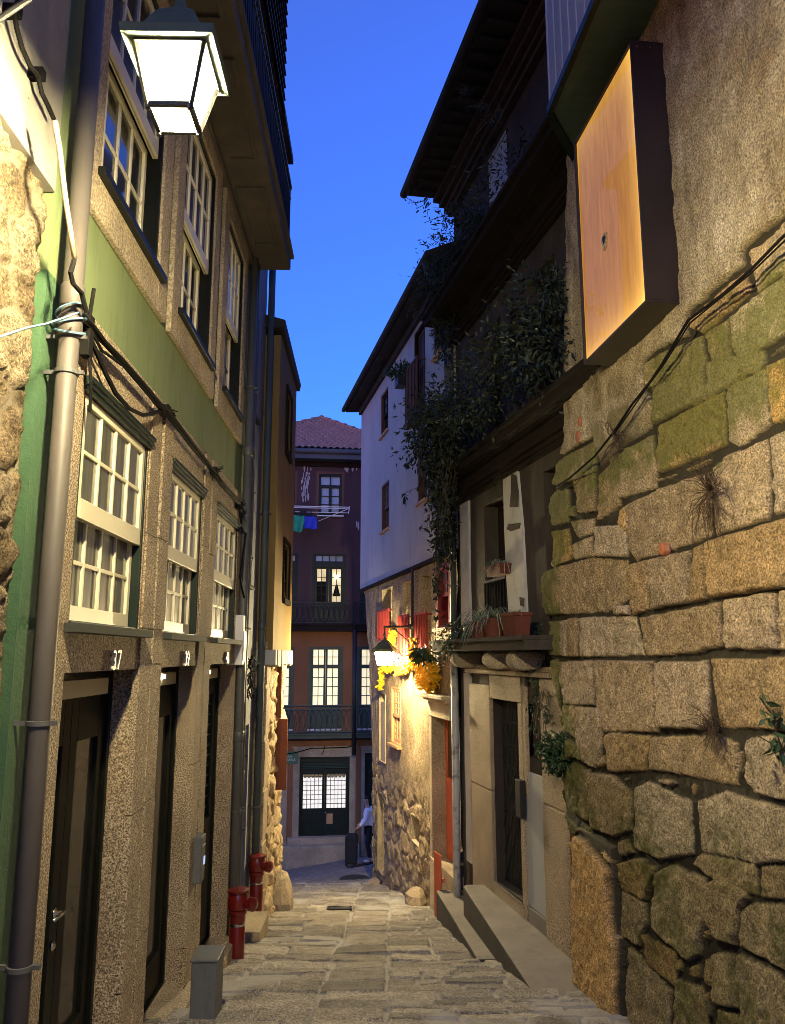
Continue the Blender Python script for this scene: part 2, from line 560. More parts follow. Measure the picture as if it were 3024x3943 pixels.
M['concrete'] = surf('concrete', (.18, .16, .135), (.26, .235, .20), .9, 2.5, (1, 1, 1), (.10, .08, .065), 5, .5, 45, .35, .006)
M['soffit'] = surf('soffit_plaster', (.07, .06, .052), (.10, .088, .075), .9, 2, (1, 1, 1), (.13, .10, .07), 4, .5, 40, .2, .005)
M['bay_green'] = surf('bay_green', (.055, .085, .065), (.075, .11, .085), .7, 2, (1, 8, 1), bst=.1)
M['bay_pale'] = surf('bay_pale', (.34, .40, .42), (.44, .50, .52), .75, 2, (5, 5, .3), (.22, .26, .27), 12, .5, 40, .15, .004)
M['eave'] = surf('eave_wood', (.02, .017, .016), (.036, .031, .029), .8, 3, bst=.2)
M['white_paint'] = surf('white_paint', (.66, .65, .62), (.75, .74, .71), .5, 4, bst=.08)
M['grey_box'] = surf('grey_box', (.085, .09, .095), (.12, .125, .13), .5, 3, (1, 1, .5), (.05, .048, .045), 9, .6, 50, .1, .003)
M['wood_frame'] = surf('ochre_wood', (.42, .23, .10), (.52, .30, .14), .6, 4, (2, 2, .6), bst=.1)
M['brown_shutter'] = surf('brown_shutter', (.13, .032, .012), (.18, .045, .018), .6, 3, (1, 1, .5), bst=.1)
M['sticker_pipe'] = surf('sticker_pipe', (.42, .42, .41), (.52, .52, .51), .5, 3, (1, 1, 1), (.03, .03, .035), 9, .95, 60, .08, .003)
M['leaf'] = surf('leaf', (.014, .034, .010), (.035, .075, .022), .5, 7, bst=0, spec=.5)
M['leaf_dark'] = surf('leaf_dark', (.005, .013, .008), (.013, .026, .013), .6, 7, bst=0, spec=.5)
M['leaf_pale'] = surf('leaf_pale', (.16, .20, .13), (.30, .34, .24), .5, 6, bst=0, spec=.4)
M['twig'] = surf('twig', (.05, .032, .018), (.10, .065, .035), .9, 9, bst=0)
M['yellow'] = surf('yellow_flowers', (.72, .36, .006), (.82, .52, .02), .8, 14, bst=0)
M['moss_stone'] = stonework('mossy_ashlar', [(.33, .25, .14), (.40, .32, .21), (.46, .38, .28), (.36, .26, .13), (.48, .41, .31), (.33, .26, .17), (.50, .33, .13)],
                            (.040, .034, .022), (.098, .108, .020), .78, grain=75, bst=1.0,
                            plaster=((.17, .135, .085), (.33, .275, .185), (.42, .36, .25), (.56, .50, .38)))
M['rubble'] = stonework('rubble_mortar', [(.13, .10, .06), (.18, .14, .09), (.11, .083, .05), (.20, .165, .115)], (.22, .18, .125), moss_amt=.3, grain=60, bst=1.0)
M['rubble_far'] = stonework('rubble_far', [(.25, .19, .115), (.30, .24, .155), (.20, .15, .09)], (.235, .185, .12), moss_amt=.5, grain=40)
M['rubble_white'] = stonework('rubble_corner', [(.44, .35, .23), (.50, .41, .28), (.36, .28, .18)], (.44, .36, .24), moss_amt=.2)
M['paving'] = stonework('paving_slabs', [(.19, .181, .175), (.31, .297, .285), (.13, .127, .125), (.38, .362, .34), (.23, .217, .203), (.33, .317, .30), (.17, .167, .166)],
                        (.37, .357, .34), moss_amt=.0, grain=60, bst=.8)
M['setts'] = stonework('setts', [(.20, .18, .17), (.26, .235, .22), (.17, .155, .145)], (.10, .088, .075), moss_amt=.0, grain=110, bst=.6)
def lamp_pane(name, c, strength, clear):
    m, nt, b = new_mat(name); nt.nodes.remove(b)
    e = N(nt, 'ShaderNodeEmission'); e.inputs['Color'].default_value = (*c, 1)
    dirt = N(nt, 'ShaderNodeMath', operation='MULTIPLY_ADD'); nt.links.new(noise(nt, coords(nt), 9, 5, .7), dirt.inputs[0])
    dirt.inputs[1].default_value = strength * 1.6; dirt.inputs[2].default_value = strength * .2; nt.links.new(dirt.outputs[0], e.inputs['Strength'])
    t = N(nt, 'ShaderNodeBsdfTransparent'); t.inputs['Color'].default_value = (clear, clear, clear, 1)
    a = N(nt, 'ShaderNodeAddShader'); nt.links.new(e.outputs[0], a.inputs[0]); nt.links.new(t.outputs[0], a.inputs[1])
    nt.links.new(a.outputs[0], [n for n in nt.nodes if n.type == 'OUTPUT_MATERIAL'][0].inputs['Surface'])
    return m


M['lamp_glass'] = lamp_pane('lamp_glass', (1, .88, .58), 5.0, .88)
M['lamp_disc'] = emit('lamp_disc', (1, .83, .46), (1, .85, .49), 4200.0)
M['lamp_bulb'] = emit('lamp_bulb', (1, .83, .46), (1, .85, .49), 6400.0)
M['lamp_disc_far'] = emit('lamp_disc_far', (1, .80, .42), (1, .82, .44), 8500.0)
M['lamp_glass_far'] = lamp_pane('lamp_glass_far', (1, .80, .42), 60.0, .9)
M['lit_curtain'] = emit('lit_curtain', (.95, .80, .50), (1.0, .90, .64), .85, 5, (7, 7, 1.2))
M['lit_white'] = emit('lit_white', (.75, .72, .66), (.95, .92, .84), .8, 4, (6, 6, 1.5))
M['lit_room'] = emit('lit_room', (.55, .42, .20), (.95, .80, .48), .75, 2.2, (1.5, 1.5, 1))
M['led'] = emit('led', (1, .9, .66), (1, .92, .7), 6.0)
M['amber_led'] = emit('amber_led', (1, .45, .08), (1, .5, .1), 4.0)
M['sign_green'] = surf('sign_green', (.045, .13, .075), (.055, .15, .085), .4, 4, bst=0)
M['skin'] = surf('skin', (.42, .24, .16), (.46, .27, .18), .6, 5, bst=0)
M['hair'] = surf('hair', (.012, .010, .009), (.02, .016, .014), .6, 30, bst=.2)
M['white_cloth'] = surf('white_cloth', (.80, .78, .78), (.84, .82, .82), .9, 6, bst=.15, bsc=25, bd=.01)
M['black_cloth'] = surf('black_cloth', (.010, .010, .012), (.018, .018, .02), .9, 6, bst=.15, bsc=25, bd=.01)
M['green_cloth'] = surf('green_cloth', (.02, .26, .14), (.03, .32, .18), .9, 6, bst=.2, bsc=20, bd=.01)
M['blue_cloth'] = surf('blue_cloth', (.02, .04, .42), (.03, .06, .5), .9, 6, bst=.2, bsc=20, bd=.01)
SUN_EL, SUN_ROT, FILL_STR, SKY_TINT, SKY_STR, EXPO = 3.0, 212.0, .20, (1.45, .60, .86), 1.03, 0.15

# ------------------------------------------------------------------ the lie of the place
FL = Fac(-1.60, 0, -.0234, 1, +1)      # left row of houses
FG = Fac(-1.65, 0, -.0234, 1, +1)      # grey house
FO = Fac(-1.42, 0, -.0234, 1, +1)      # ochre house, jettied upper floors
FQ = Fac(-1.56, 0, -.0234, 1, +1)      # its rubble ground floor
FN = Fac(2.65, 0, -.124, 1, -1)        # old ashlar wall on the right
FR = Fac(3.62, 0, -.226, 1, -1)        # abandoned house and white house
FE = Fac(-1.0, 26.8, 1, .12, +1)       # house closing the view


def base(F, u, d=0):
    p = F.P(u, 0, d); p.z = gz(p.x, p.y); return p


# ------------------------------------------------------------------ ground
def terrain():
    xs = np.linspace(-60, 60, 61); ys = np.linspace(-30, 120, 76)
    X, Y = np.meshgrid(xs, ys)
    Z = np.vectorize(gz)(X, np.clip(Y, -30, 30)) - .12
    P = np.stack([X, Y, Z], -1)
    tag(grid_mesh('ground', P, {}, M['concrete']), 'worn stony ground under and around the alley houses', None, None, 'structure')


def paving():
    rng = random.Random(11)
    x0, x1, y0, y1 = -2.6, 2.3, 4.2, 17.6
    nx, ny = 320, 900
    X, Y = np.meshgrid(np.linspace(x0, x1, nx), np.linspace(y0, y1, ny))
    polys = []
    y = y0 - .3
    lanes = [-2.7, -1.75, -.62, -.05, 2.6]
    while y < y1 + .3:
        h = rng.uniform(.30, .52)
        # a gutter lane of larger slabs down the middle, flanking lanes in broken courses
        for li in range(4):
            a, b = lanes[li] + rng.uniform(-.03, .03), lanes[li + 1] + rng.uniform(-.03, .03)
            big = li == 2
            rows = 1 if big or rng.random() < .6 else 2
            for r in range(rows):
                ya, yb = y + h * r / rows, y + h * (r + 1) / rows
                x = a
                while x < b - .05:
                    w = (b - a) if big else rng.uniform(.24, .75)
                    if x + w > b - .16:
                        w = b - x
                    g = .009; gx = .017
                    j = lambda s=.018: rng.uniform(-s, s)
                    sl = .05 * x
                    polys.append([(x + gx + j(.014), ya + g + sl + j()), (x + w - gx + j(.014), ya + g + sl + j()),
                                  (x + w - gx + j(.014), yb - g + sl + j()), (x + gx + j(.014), yb - g + sl + j())])
                    x += w
        y += h
    sd, idx = stones_from_polys(X, Y, polys, .03, 6, 5)
    h, rnd, mort = relief(sd, idx, X, Y, bulge=.016, edge=.011, off=.010, tilt=.05, mortar=-.012, rough=.007, rs=16, seed=8, n=len(polys) + 1)
    Z = np.vectorize(gz)(X, Y) + h + .012 * fbm(X * .8, Y * .8, 2, 4)
    patch = np.clip((fbm(X * 1.3, Y * 1.0, 4, 77) - .09) * 9, 0, 1)      # cement patches over the joints
    dark = np.clip(fbm(X * .8, Y * .8, 3, 78) * 3 + .5, 0, 1)
    mort = np.clip(mort * (.25 + .6 * dark) + patch * .8, 0, 1)
    tag(grid_mesh('alley_paving', np.stack([X, Y, Z], -1), {'rnd': rnd, 'mort': mort, 'moss': np.zeros(X.shape) - 2}, M['paving']),
        'worn granite slabs paving the steep alley', None, None, 'structure')
    # small setts of the cross street at the bottom
    X, Y = np.meshgrid(np.linspace(-4.5, 3.5, 320), np.linspace(17.55, 27.4, 330))
    sd, idx = stones_voronoi(X, Y, .19, .13, 9, .02, 3)
    h, rnd, mort = relief(sd, idx, X, Y, bulge=.012, edge=.03, off=.004, tilt=.02, mortar=-.004, rough=.004, rs=9, seed=9, n=40000)
    Z = np.vectorize(gz)(X, Y) + h - .004
    tag(grid_mesh('cross_street', np.stack([X, Y, Z], -1), {'rnd': rnd, 'mort': mort * .8, 'moss': np.zeros(X.shape) - 2}, M['setts']),
        'grey granite setts of the street crossing the foot of the alley', None, None, 'structure')


terrain(); paving()


def drain(name, x, y, sx, sy, rz, label, cat='drain cover'):
    b = MB(); z = gz(x, y) + .022
    sl = -.178
    c, s = math.cos(rz), math.sin(rz)

    def q(a, e, k=0):
        X, Y = x + a * c - e * s, y + a * s + e * c
        return Vector((X, Y, gz(X, Y) + .018 + k))
    n = 9
    for t in (-1, 1):
        b.bar(q(-sx / 2, t * sy / 2, .006), q(sx / 2, t * sy / 2, .006), .025, .02)
        b.bar(q(t * sx / 2, -sy / 2, .006), q(t * sx / 2, sy / 2, .006), .025, .02)
    for i in range(1, n):
        a = -sx / 2 + sx * i / n
        b.bar(q(a, -sy / 2, .004), q(a, sy / 2, .004), .02, .014)
    b.hexa([q(-sx / 2, -sy / 2, -.03), q(sx / 2, -sy / 2, -.03), q(sx / 2, sy / 2, -.03), q(-sx / 2, sy / 2, -.03),
            q(-sx / 2, -sy / 2, -.004), q(sx / 2, -sy / 2, -.004), q(sx / 2, sy / 2, -.004), q(-sx / 2, sy / 2, -.004)])
    one(b, name, M['iron'], label, cat)


def ground_at(px, py):
    r = ray(px, py); k = 10.0
    for _ in range(60):
        k += (gz(r.x * k, r.y * k) - (EYE + r.z * k)) / (r.z + .178 * r.y)
    return r.x * k, r.y * k


x, y = ground_at(1308, 3503); drain('drain_grate', x, y, .36, .34, .03, 'small iron drain grate set in the middle of the slabs')
x, y = ground_at(1402, 3332); drain('drain_grate', x, y, .85, .45, .32, 'long iron drain grate across the street near the walking person')
b = MB(); x, y = ground_at(1365, 3387)
b.lathe((x, y, gz(x, y) + .006), [(.33, -.03), (.33, .012), (.30, .016), (.29, .010), (.02, .012), (.0, .012)], 28)
one(b, 'manhole_cover', M['iron'], 'round iron manhole cover at the foot of the alley', 'manhole cover', smooth=False)


# ------------------------------------------------------------------ windows and doors
def lattice(b, F, u0, u1, z0, z1, d0, d1, nx, ny, st=.05, rb=.07, rt=.05, mun=.024):
    b.fbox(F, u0, u0 + st, z0, z1, d0, d1); b.fbox(F, u1 - st, u1, z0, z1, d0, d1)
    b.fbox(F, u0 + st, u1 - st, z0, z0 + rb, d0, d1); b.fbox(F, u0 + st, u1 - st, z1 - rt, z1, d0, d1)
    e = .004
    for i in range(1, nx):
        c = u0 + st + (u1 - u0 - 2 * st) * i / nx
        b.fbox(F, c - mun / 2, c + mun / 2, z0 + rb, z1 - rt, d0 + e, d1 - e)
    for j in range(1, ny):
        c = z0 + rb + (z1 - rt - z0 - rb) * j / ny
        b.fbox(F, u0 + st, u1 - st, c - mun / 2, c + mun / 2, d0 + 2 * e, d1 - 2 * e)


def lining(F, h, depth, w, root, mat, d=0.0, cornice=0.0, name='window'):
    u0, u1, z0, z1 = h
    b = MB(); q = d - depth + .002
    b.fbox(F, u0, u0 + w, z0, z1, q, d - .006); b.fbox(F, u1 - w, u1, z0, z1, q, d - .006)
    b.fbox(F, u0 + w, u1 - w, z1 - w, z1, q, d - .006); b.fbox(F, u0 + w, u1 - w, z0, z0 + w * .6, q, d - .006)
    if cornice:
        for k, (e, zz) in enumerate(((.030, 0), (.052, .045), (.075, .085))):
            b.fbox(F, u0 - .02, u1 + .02, z1 - .08 + zz * .6, z1 - .08 + zz * .6 + .027, d - .02, d + e * .6)
    return b.build(name, mat, root, bevel=.004)


def sash(F, h, root, lin_mat, sash_mat, glass, depth=.24, nx=4, ny=2, split=.5, w=.035, d=0.0, sill=None, cornice=0.0,
         big_rail=.13, d_up=-.055, d_lo=-.125, sillw=.07, label=None):
    u0, u1, z0, z1 = h
    win = lining(F, h, depth, w, root, lin_mat, d, cornice)
    a, c = u0 + w, u1 - w; zb, zt = z0 + w * .6, z1 - w - (.05 if cornice else 0)
    zm = zb + (zt - zb) * split
    for nm, (p, q, r, rb, rt) in (('upper_sash', (zm - .03, zt, d + d_up, .11 if big_rail > .1 else .06, .05)),
                                  ('lower_sash', (zb, zm + .03, d + d_lo, min(big_rail, .085), .05))):
        b = MB(); lattice(b, F, a, c - .01, p, q, r - .04, r, nx, ny, .05, rb, rt)
        s = b.build(nm, sash_mat, win, bevel=.003)
    b = MB(); b.fbox(F, a, c, zm - .03, zt, d + d_up - .026, d + d_up - .020); b.build('pane', glass, win)
    b = MB(); b.fbox(F, a, c, zb, zm, d + d_lo - .026, d + d_lo - .020); b.build('pane', glass, win)
    if sill:
        b = MB(); b.fbox(F, u0 - .05, u1 + .05, z0 - .045, z0 + .004, d - depth * .6, d + sillw)
        b.build('sill', sill, win, bevel=.004)
    return win


def lever(F, u, z, d, root, side=1, r=.011):
    b = MB()
    b.lathe(F.P(u, z, d), [(.026, 0), (.026, .008), (.011, .012), (.011, .055)], 14, axis=(F.n.x, F.n.y, 0))
    b.tube([F.P(u - .02 * side, z, d + .05), F.P(u + .06 * side, z, d + .052), F.P(u + .125 * side, z - .004, d + .045)], [r, r, r * .8], 10)
    b.lathe(F.P(u, z - .17, d), [(.026, 0), (.026, .01), (.014, .016), (.012, .02)], 14, axis=(F.n.x, F.n.y, 0))
    return b.build('handle', M['steel'], root, smooth=True)


# ------------------------------------------------------------------ green house on the left
def cr3(x, y): return (x * .7042, 2400 + y * .7042)
def cr1(x, y): return (x * .7143, y * .7143)
def cr2(x, y): return (x * .6548, 1200 + y * .6548)


u_pipe = FL.u(D(105, 1200))
GU0 = FL.u(D(99, 600)); GU1 = 9.45
zband = FL.z(D(352, 862), .03)             # top of the granite ground floor
win = []
for tl, tr, br, bl in (((178, 800), (315, 930), (302, 1355), (150, 1350)),
                       ((362, 985), (432, 1045), (424, 1362), (350, 1357)),
                       ((461, 1076), (507, 1118), (504, 1369), (450, 1364))):
    l = (FL.u(D(*tl), .03) + FL.u(D(*bl), .03)) / 2; r = (FL.u(D(*tr), .03) + FL.u(D(*br), .03)) / 2
    t = FL.z(D(*tr), .03); bt = FL.z(D(*br), .03)
    win.append((l, r, bt, t))
zs_ = sum(w[2] for w in win) / 3; zt_ = sum(w[3] for w in win) / 3
win = [(w[0], w[1], zs_, zt_) for w in win]
door = []
for k, ((lx, ly), (rx, ry), th) in enumerate((((347, 310), (768, 262), -2.45), ((870, 262), (1090, 232), -2.72), ((1145, 222), (1290, 208), -2.98))):
    z = FL.z(cr3(rx, ry), .03)
    door.append((FL.u(cr3(lx, ly), .03), FL.u(cr3(rx, ry), .03), EYE + th, z))
ztd = sum(q[3] for q in door) / 3
door = [(q[0], q[1], q[2], ztd) for q in door]
print('BAYS', [[round(v, 2) for v in w] for w in win], [[round(v, 2) for v in w] for w in door], 'band', round(zband, 2))

green = thing('green_house', 'narrow green plastered house with granite frames, tall sash windows and three dark doors', 'house', FL.P(6.5, gz(-2, 6.5), -1.5))
ZB = -3.6
# upper floor openings line up with the ground floor ones
zu0 = FL.z(cr2(1235, 325), .03); zu1 = EYE + 4.62
ZSOF = EYE + 4.9
up = []
for (a, c), (x0, y0), (x1, y1) in zip([(w[0], w[1]) for w in win], ((535, 890), (960, 1680), (1192, 2600)), ((850, 1460), (1060, 1830), (1290, 2600))):
    up.append((a, c, zu0, zu1))
for k, (p, q) in enumerate(((cr1(535, 890), cr1(850, 1460)), (D(380, 667), D(446, 785)), (D(474, 842), D(510, 910)))):
    up[k] = (FL.u(p, .03), FL.u(q, .03), up[k][2], up[k][3])
print('UP', [[round(v, 2) for v in w] for w in up])
b = MB(); b.wall(FL, GU0, GU1, zband - .01, ZSOF, up, depth=.26, d=0, back=.4)
b.wall(FL, GU0, GU1, ZSOF, EYE + 7.2, [], d=0, back=.4)
b.build('plaster_wall', M['green_plaster'], green)
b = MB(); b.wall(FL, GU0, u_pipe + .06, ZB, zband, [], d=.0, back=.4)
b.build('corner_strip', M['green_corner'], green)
b = MB(); b.wall(FL, u_pipe + .06, GU1, ZB, zband, win + door, depth=.30, d=.03, back=.4)
# vertical grooves between the bays and proud jamb strips
for k in range(2):
    um = (win[k][1] + win[k + 1][0]) / 2
    for (a_, c_, d_) in ((win[k][1] + .02, um - .014, .046), (um + .014, win[k + 1][0] - .02, .050)):
        js = [ZB, EYE - 2.0 - .3 * k + random.uniform(-.2, .2), EYE - .95 + random.uniform(-.1, .1), ztd + .02 + random.uniform(0, .05), zs_ + .02, zs_ + .75 + random.uniform(-.1, .1), zband - .004]
        for p_, q_ in zip(js, js[1:]):
            b.fbox(FL, a_ + random.uniform(0, .006), c_ - random.uniform(0, .006), p_ + .005, q_ - .004, .0, d_ + random.uniform(-.006, .006))
b.build('granite_wall', M['granite'], green)
b = MB()
for k, h in enumerate(up):
    a = h[0] - .22; c = h[1] + .22; zz = h[2] - .27
    hb = [(h[0], h[1], h[2], h[3])]
    us = [a, h[0], h[1], c]
    b.fbox(FL, a, h[0] - .002, zz, ZSOF - .006, .002, .045); b.fbox(FL, h[1] + .002, c, zz, ZSOF - .006, .002, .045)
    b.fbox(FL, h[0] - .002, h[1] + .002, zz, h[2] - .003, .002, .044); b.fbox(FL, h[0] - .002, h[1] + .002, h[3] + .003, ZSOF - .006, .002, .044)
b.build('granite_frame', M['granite_pale'], green, bevel=.006)
b = MB(); b.fbox(FL, GU0, GU1, ZB, EYE + 7.2, -4.5, -.41); b.build('house_body', M['dark_wall'], green)

for k, h in enumerate(win):
    sash(FL, h, green, M['green_paint'], M['cream'], M['curtain'], depth=.28, d=.03, sill=M['slate'], cornice=.06, split=.47,
         d_up=-.012, d_lo=-.06, sillw=.085)
for k, h in enumerate(up):
    sash(FL, h, green, M['black_paint'], M['cream'], M['dark_glass'], depth=.24, d=.03, sill=M['black_paint'], split=.48, d_up=-.03, d_lo=-.11, sillw=.06)
# doors
for k, h in enumerate(door):
    u0, u1, z0, z1 = h
    dr = lining(FL, h, .13, .05, green, M['black_paint'], -.14, 0, 'door')
    b = MB(); d = -.17
    um = u0 + (u1 - u0) * .52
    if k < 2:
        for p, q in ((u0 + .05, um), (um + .004, u1 - .05)):
            lattice(b, FL, p, q, z0 + .02, z1 - .16, d - .045, d, 1, 1, .11, .30, .26)
    else:
        lattice(b, FL, u0 + .05, u1 - .05, z0 + .02, z1 - .16, d - .045, d, 1, 1, .13, 1.25, .16)
        lattice(b, FL, u0 + .18, u1 - .18, z0 + 1.27, z1 - .32, d - .03, d - .008, 4, 12, .012, .012, .012, .018)
        b.fbox(FL, u0 + .35, u1 - .35, z0 + 1.0, z0 + 1.06, d, d + .012)
    b.build('door_leaf', M['green_paint'] if k == 2 else M['black_paint'], dr, bevel=.004)
    b = MB(); b.fbox(FL, u0 + .05, u1 - .05, z0 + .05, z1 - .2, d - .034, d - .027); b.build('pane', M['dark_glass'], dr)
    lever(FL, um - .06 if k < 2 else u0 + .12, z0 + 1.04, d, dr, -1)
    b = MB(); b.fbox(FL, u0 + .05, u1 - .05, z1 - .16, z1 - .055, d - .05, d + .01); b.build('door_head', M['cream'], dr, bevel=.004)
    if k:
        b = MB(); b.fbox(FL, u0 + .07, u0 + (u1 - u0) * .62, z1 - .105, z1 - .07, d + .011, d + .035); b.build('light_bar', M['led'], dr, bevel=.004)  # bright emissive strip under the head of the second and third doors
    b = MB(); b.fbox(FL, u0 - .04, u1 + .04, z0 - .6, z0 + .012, -.28, .14); b.build('doorstep', M['granite_pale'], dr, bevel=.01)
# house numbers
for k, (txt, w) in enumerate((('37', win[0]), ('39', win[1]), ('41', win[2]))):
    h = door[k]
    text_mesh('house_number', txt, .17, .012, M['cream'], green, on_facade(FL, (h[0] + h[1]) / 2 + .08, (h[3] + win[k][2]) / 2 - .07, .045))
# balcony above with its railing, and the clad upper bay
bal = FL
b = MB(); P_ = .50
b.fbox(FL, GU0 - .4, GU1, ZSOF, ZSOF + .16, -.02, P_)
for k in range(3):                      # shallow sunk panels moulded under the slab
    a = up[k][0] - .1; c = up[k][1] + .1
    b.fbox(FL, a, c, ZSOF - .02, ZSOF - .001, .10, .14); b.fbox(FL, a, c, ZSOF - .02, ZSOF - .001, .38, .42)
    b.fbox(FL, a, a + .04, ZSOF - .021, ZSOF - .002, .14, .38); b.fbox(FL, c - .04, c, ZSOF - .021, ZSOF - .002, .14, .38)
b.fbox(FL, GU0 - .4, GU1 + .02, ZSOF + .16, ZSOF + .21, -.02, P_ + .04)
b.fbox(FL, GU0, GU1, ZSOF - .09, ZSOF - .004, .0, .075)
b.build('balcony_slab', M['soffit'], green, bevel=.01)
b = MB(); z0 = ZSOF + .21
b.bar(FL.P(GU0 - .4, z0 + .95, P_ - .03), FL.P(GU1, z0 + .95, P_ - .03), .05, .03)
b.bar(FL.P(GU0 - .4, z0 + .08, P_ - .03), FL.P(GU1, z0 + .08, P_ - .03), .03, .02)
b.bar(FL.P(GU0 - .4, z0 + .80, P_ - .03), FL.P(GU1, z0 + .80, P_ - .03), .03, .02)
b.bar(FL.P(GU1 - .02, z0 + .95, P_ - .03), FL.P(GU1 - .02, z0 + .95, 0), .05, .03)
u = GU0 - .4; i = 0
while u < GU1:
    b.bar(FL.P(u, z0, P_ - .03), FL.P(u, z0 + .94, P_ - .03), .014)
    if i % 2 == 0:
        pts = [FL.P(u + .055 + .05 * math.cos(t), z0 + .44 + .32 * math.sin(t), P_ - .03) for t in [k * math.pi / 6 for k in range(13)]]
        b.tube(pts, .008, 5)
    u += .11; i += 1
b.build('balcony_railing', M['iron'], green)
b = MB(); b.wall(FL, GU0, GU1 + .02, EYE + 7.2, EYE + 13.0, [], d=.34, back=2.0)
for k in range(30):
    zz = EYE + 7.2 + k * .19
    b.fbox(FL, GU0, GU1 + .035, zz, zz + .012, .335, .362)
    b.hexa([FL.P(GU0, zz, .342), FL.P(GU1 + .03, zz, .342), FL.P(GU1 + .03, zz, .375), FL.P(GU0, zz, .375),
            FL.P(GU0, zz + .185, .342), FL.P(GU1 + .03, zz + .185, .342), FL.P(GU1 + .03, zz + .185, .35), FL.P(GU0, zz + .185, .35)])
b.build('clad_bay', M['eave'], green)
# small balcony doors behind the railing
for k, h in enumerate(up):
    b = MB(); lattice(b, FL, h[0] + .1, h[1] - .1, ZSOF + .22, EYE + 7.0, .002, .05, 2, 4, .08, .4, .08)
    w = b.build('balcony_door', M['cream'], green)
    b = MB(); b.fbox(FL, h[0] + .12, h[1] - .12, ZSOF + .25, EYE + 6.98, .003, .02); b.build('pane', M['dark_glass'], w)


# downpipe of the green house, with sockets and brackets
def downpipe(F, u, z0, z1, r, root, mat, joints=(), clamps=(), d=.11, name='downpipe'):
    b = MB(); b.tube([F.P(u, z0, d), F.P(u, z1, d)], r, 20)
    for zz in joints:
        b.lathe(F.P(u, zz - .06, d), [(r + .002, 0), (r + .009, .01), (r + .009, .11), (r + .002, .12)], 20)
    o = b.build(name, mat, root, smooth=False)
    for p in o.data.polygons:
        p.use_smooth = len(p.vertices) == 4
    if clamps:
        for zz in clamps:
            b = MB()
            b.lathe(F.P(u, zz - .012, d), [(r - .004, 0), (r + .008, .002), (r + .008, .022), (r - .004, .024)], 20)
            b.bar(F.P(u, zz, d + r - .01), F.P(u, zz, d + r + .035), .018); b.bar(F.P(u, zz, 0), F.P(u, zz, d - r + .01), .02)
            b.build('pipe_bracket', M['conduit'], o)
    return o


up_ = FL.u(D(150, 700), .11); 
zz = [FL.z(D(*q), .11) for q in ((140, 690), (135, 790), (85, 1547), (52, 2062))]
downpipe(FL, up_, ZB, ZSOF + .1, .049, green, M['pipe'], (zz[0], zz[0] + .16), (zz[0] - .05, zz[1], zz[2], zz[3]))
u_c = FL.u((905, 2700), .07)
for i, (px, r) in enumerate(((908, .05), (930, .045))):
    downpipe(FL, GU1 - .30 + i * .17, ZB, ZSOF, r, green, M['conduit'], (EYE - .9, EYE + 2.4), (EYE - 1.7, EYE + .3, EYE + 3.2), d=.085)


# ------------------------------------------------------------------ near stone house on the far left
stone = thing('stone_house', 'near house of rough rubble with a plastered upper wall, cut by the left edge', 'house', FL.P(2.4, gz(-1.8, 2.4), -1))
zpl = FL.z(D(50, 320))
U, Z = np.meshgrid(np.linspace(1.2, GU0, 150), np.linspace(-2.6, zpl + .25, 330))
sd, idx = stones_voronoi(U, Z, .34, .24, 21, .07, 3)
h, rnd, mort = relief(sd, idx, U, Z, bulge=.030, edge=.035, off=.02, tilt=.10, mortar=.006, rough=.045, rs=13, seed=22, n=6000)
h = np.where(U > GU0 - .05, h * np.clip((GU0 - U) / .05, 0, 1), h)
grid_mesh('rubble_wall', fac_points(FL, U, Z, h - .055), {'rnd': rnd, 'mort': mort * .9, 'moss': np.zeros(U.shape) - 1.0}, M['rubble'], stone)
b = MB(); b.wall(FL, 0.2, GU0 - .012, zpl, EYE + 7, [], d=.012, back=.4); b.build('plaster_wall', M['near_plaster'], stone)
b = MB(); b.fbox(FL, .2, GU0 - .004, -2.6, EYE + 7, -3, -.36); b.build('house_body', M['dark_wall'], stone)


# ------------------------------------------------------------------ grey house
ZE_G = EYE + 7.6
grey = thing('grey_house', 'slim grey plastered house hung with pipes between the green and the ochre house', 'house', FG.P(10.3, gz(-1.9, 10.3), -1))
gw = [(10.0, 10.55, EYE + .9, EYE + 2.5), (10.0, 10.55, EYE + 3.2, EYE + 4.7)]
gd = [(10.15, 10.75, EYE - 3.15, EYE - .9)]
b = MB(); b.wall(FG, GU1 + .004, 11.2, -4.2, ZE_G, gw + gd, depth=.18, back=3.0); b.build('wall', M['grey_plaster'], grey)
for h in gw:
    sash(FG, h, grey, M['black_paint'], M['white_paint'], M['dark_glass'], depth=.17, sill=M['black_paint'], sillw=.05)
b = MB(); h = gd[0]; lattice(b, FG, h[0], h[1], h[2], h[3], -.17, -.12, 1, 3, .08, .3, .1); w = b.build('door', M['black_paint'], grey)
b = MB(); b.fbox(FG, h[0], h[1], h[2], h[3], -.175, -.15); b.build('pane', M['dark_glass'], w)
b = MB(); b.fbox(FG, 9.95, 10.72, gz(-1.8, 10.4) - .5, EYE - 3.20, -.1, .33); b.build('doorstep', M['granite_pale'], grey, bevel=.012)
downpipe(FG, 9.66, -4.2, ZE_G, .045, grey, M['conduit'], (EYE + 1.2, EYE - 1.4), (EYE - 2, EYE + 2), d=.08)
downpipe(FG, 11.08, -4.2, ZE_G, .05, grey, M['gutter'], (EYE + .4,), (EYE - 2, EYE + 2), d=.09)
downpipe(FG, 9.85, -4.2, EYE + 3.2, .03, grey, M['conduit'], (), (EYE - 1.2, EYE + 1.2), d=.06)
b = MB(); b.fbox(FG, GU1, 11.2, ZE_G, ZE_G + .1, -2, .35); b.build('roof_eave', M['eave'], grey)

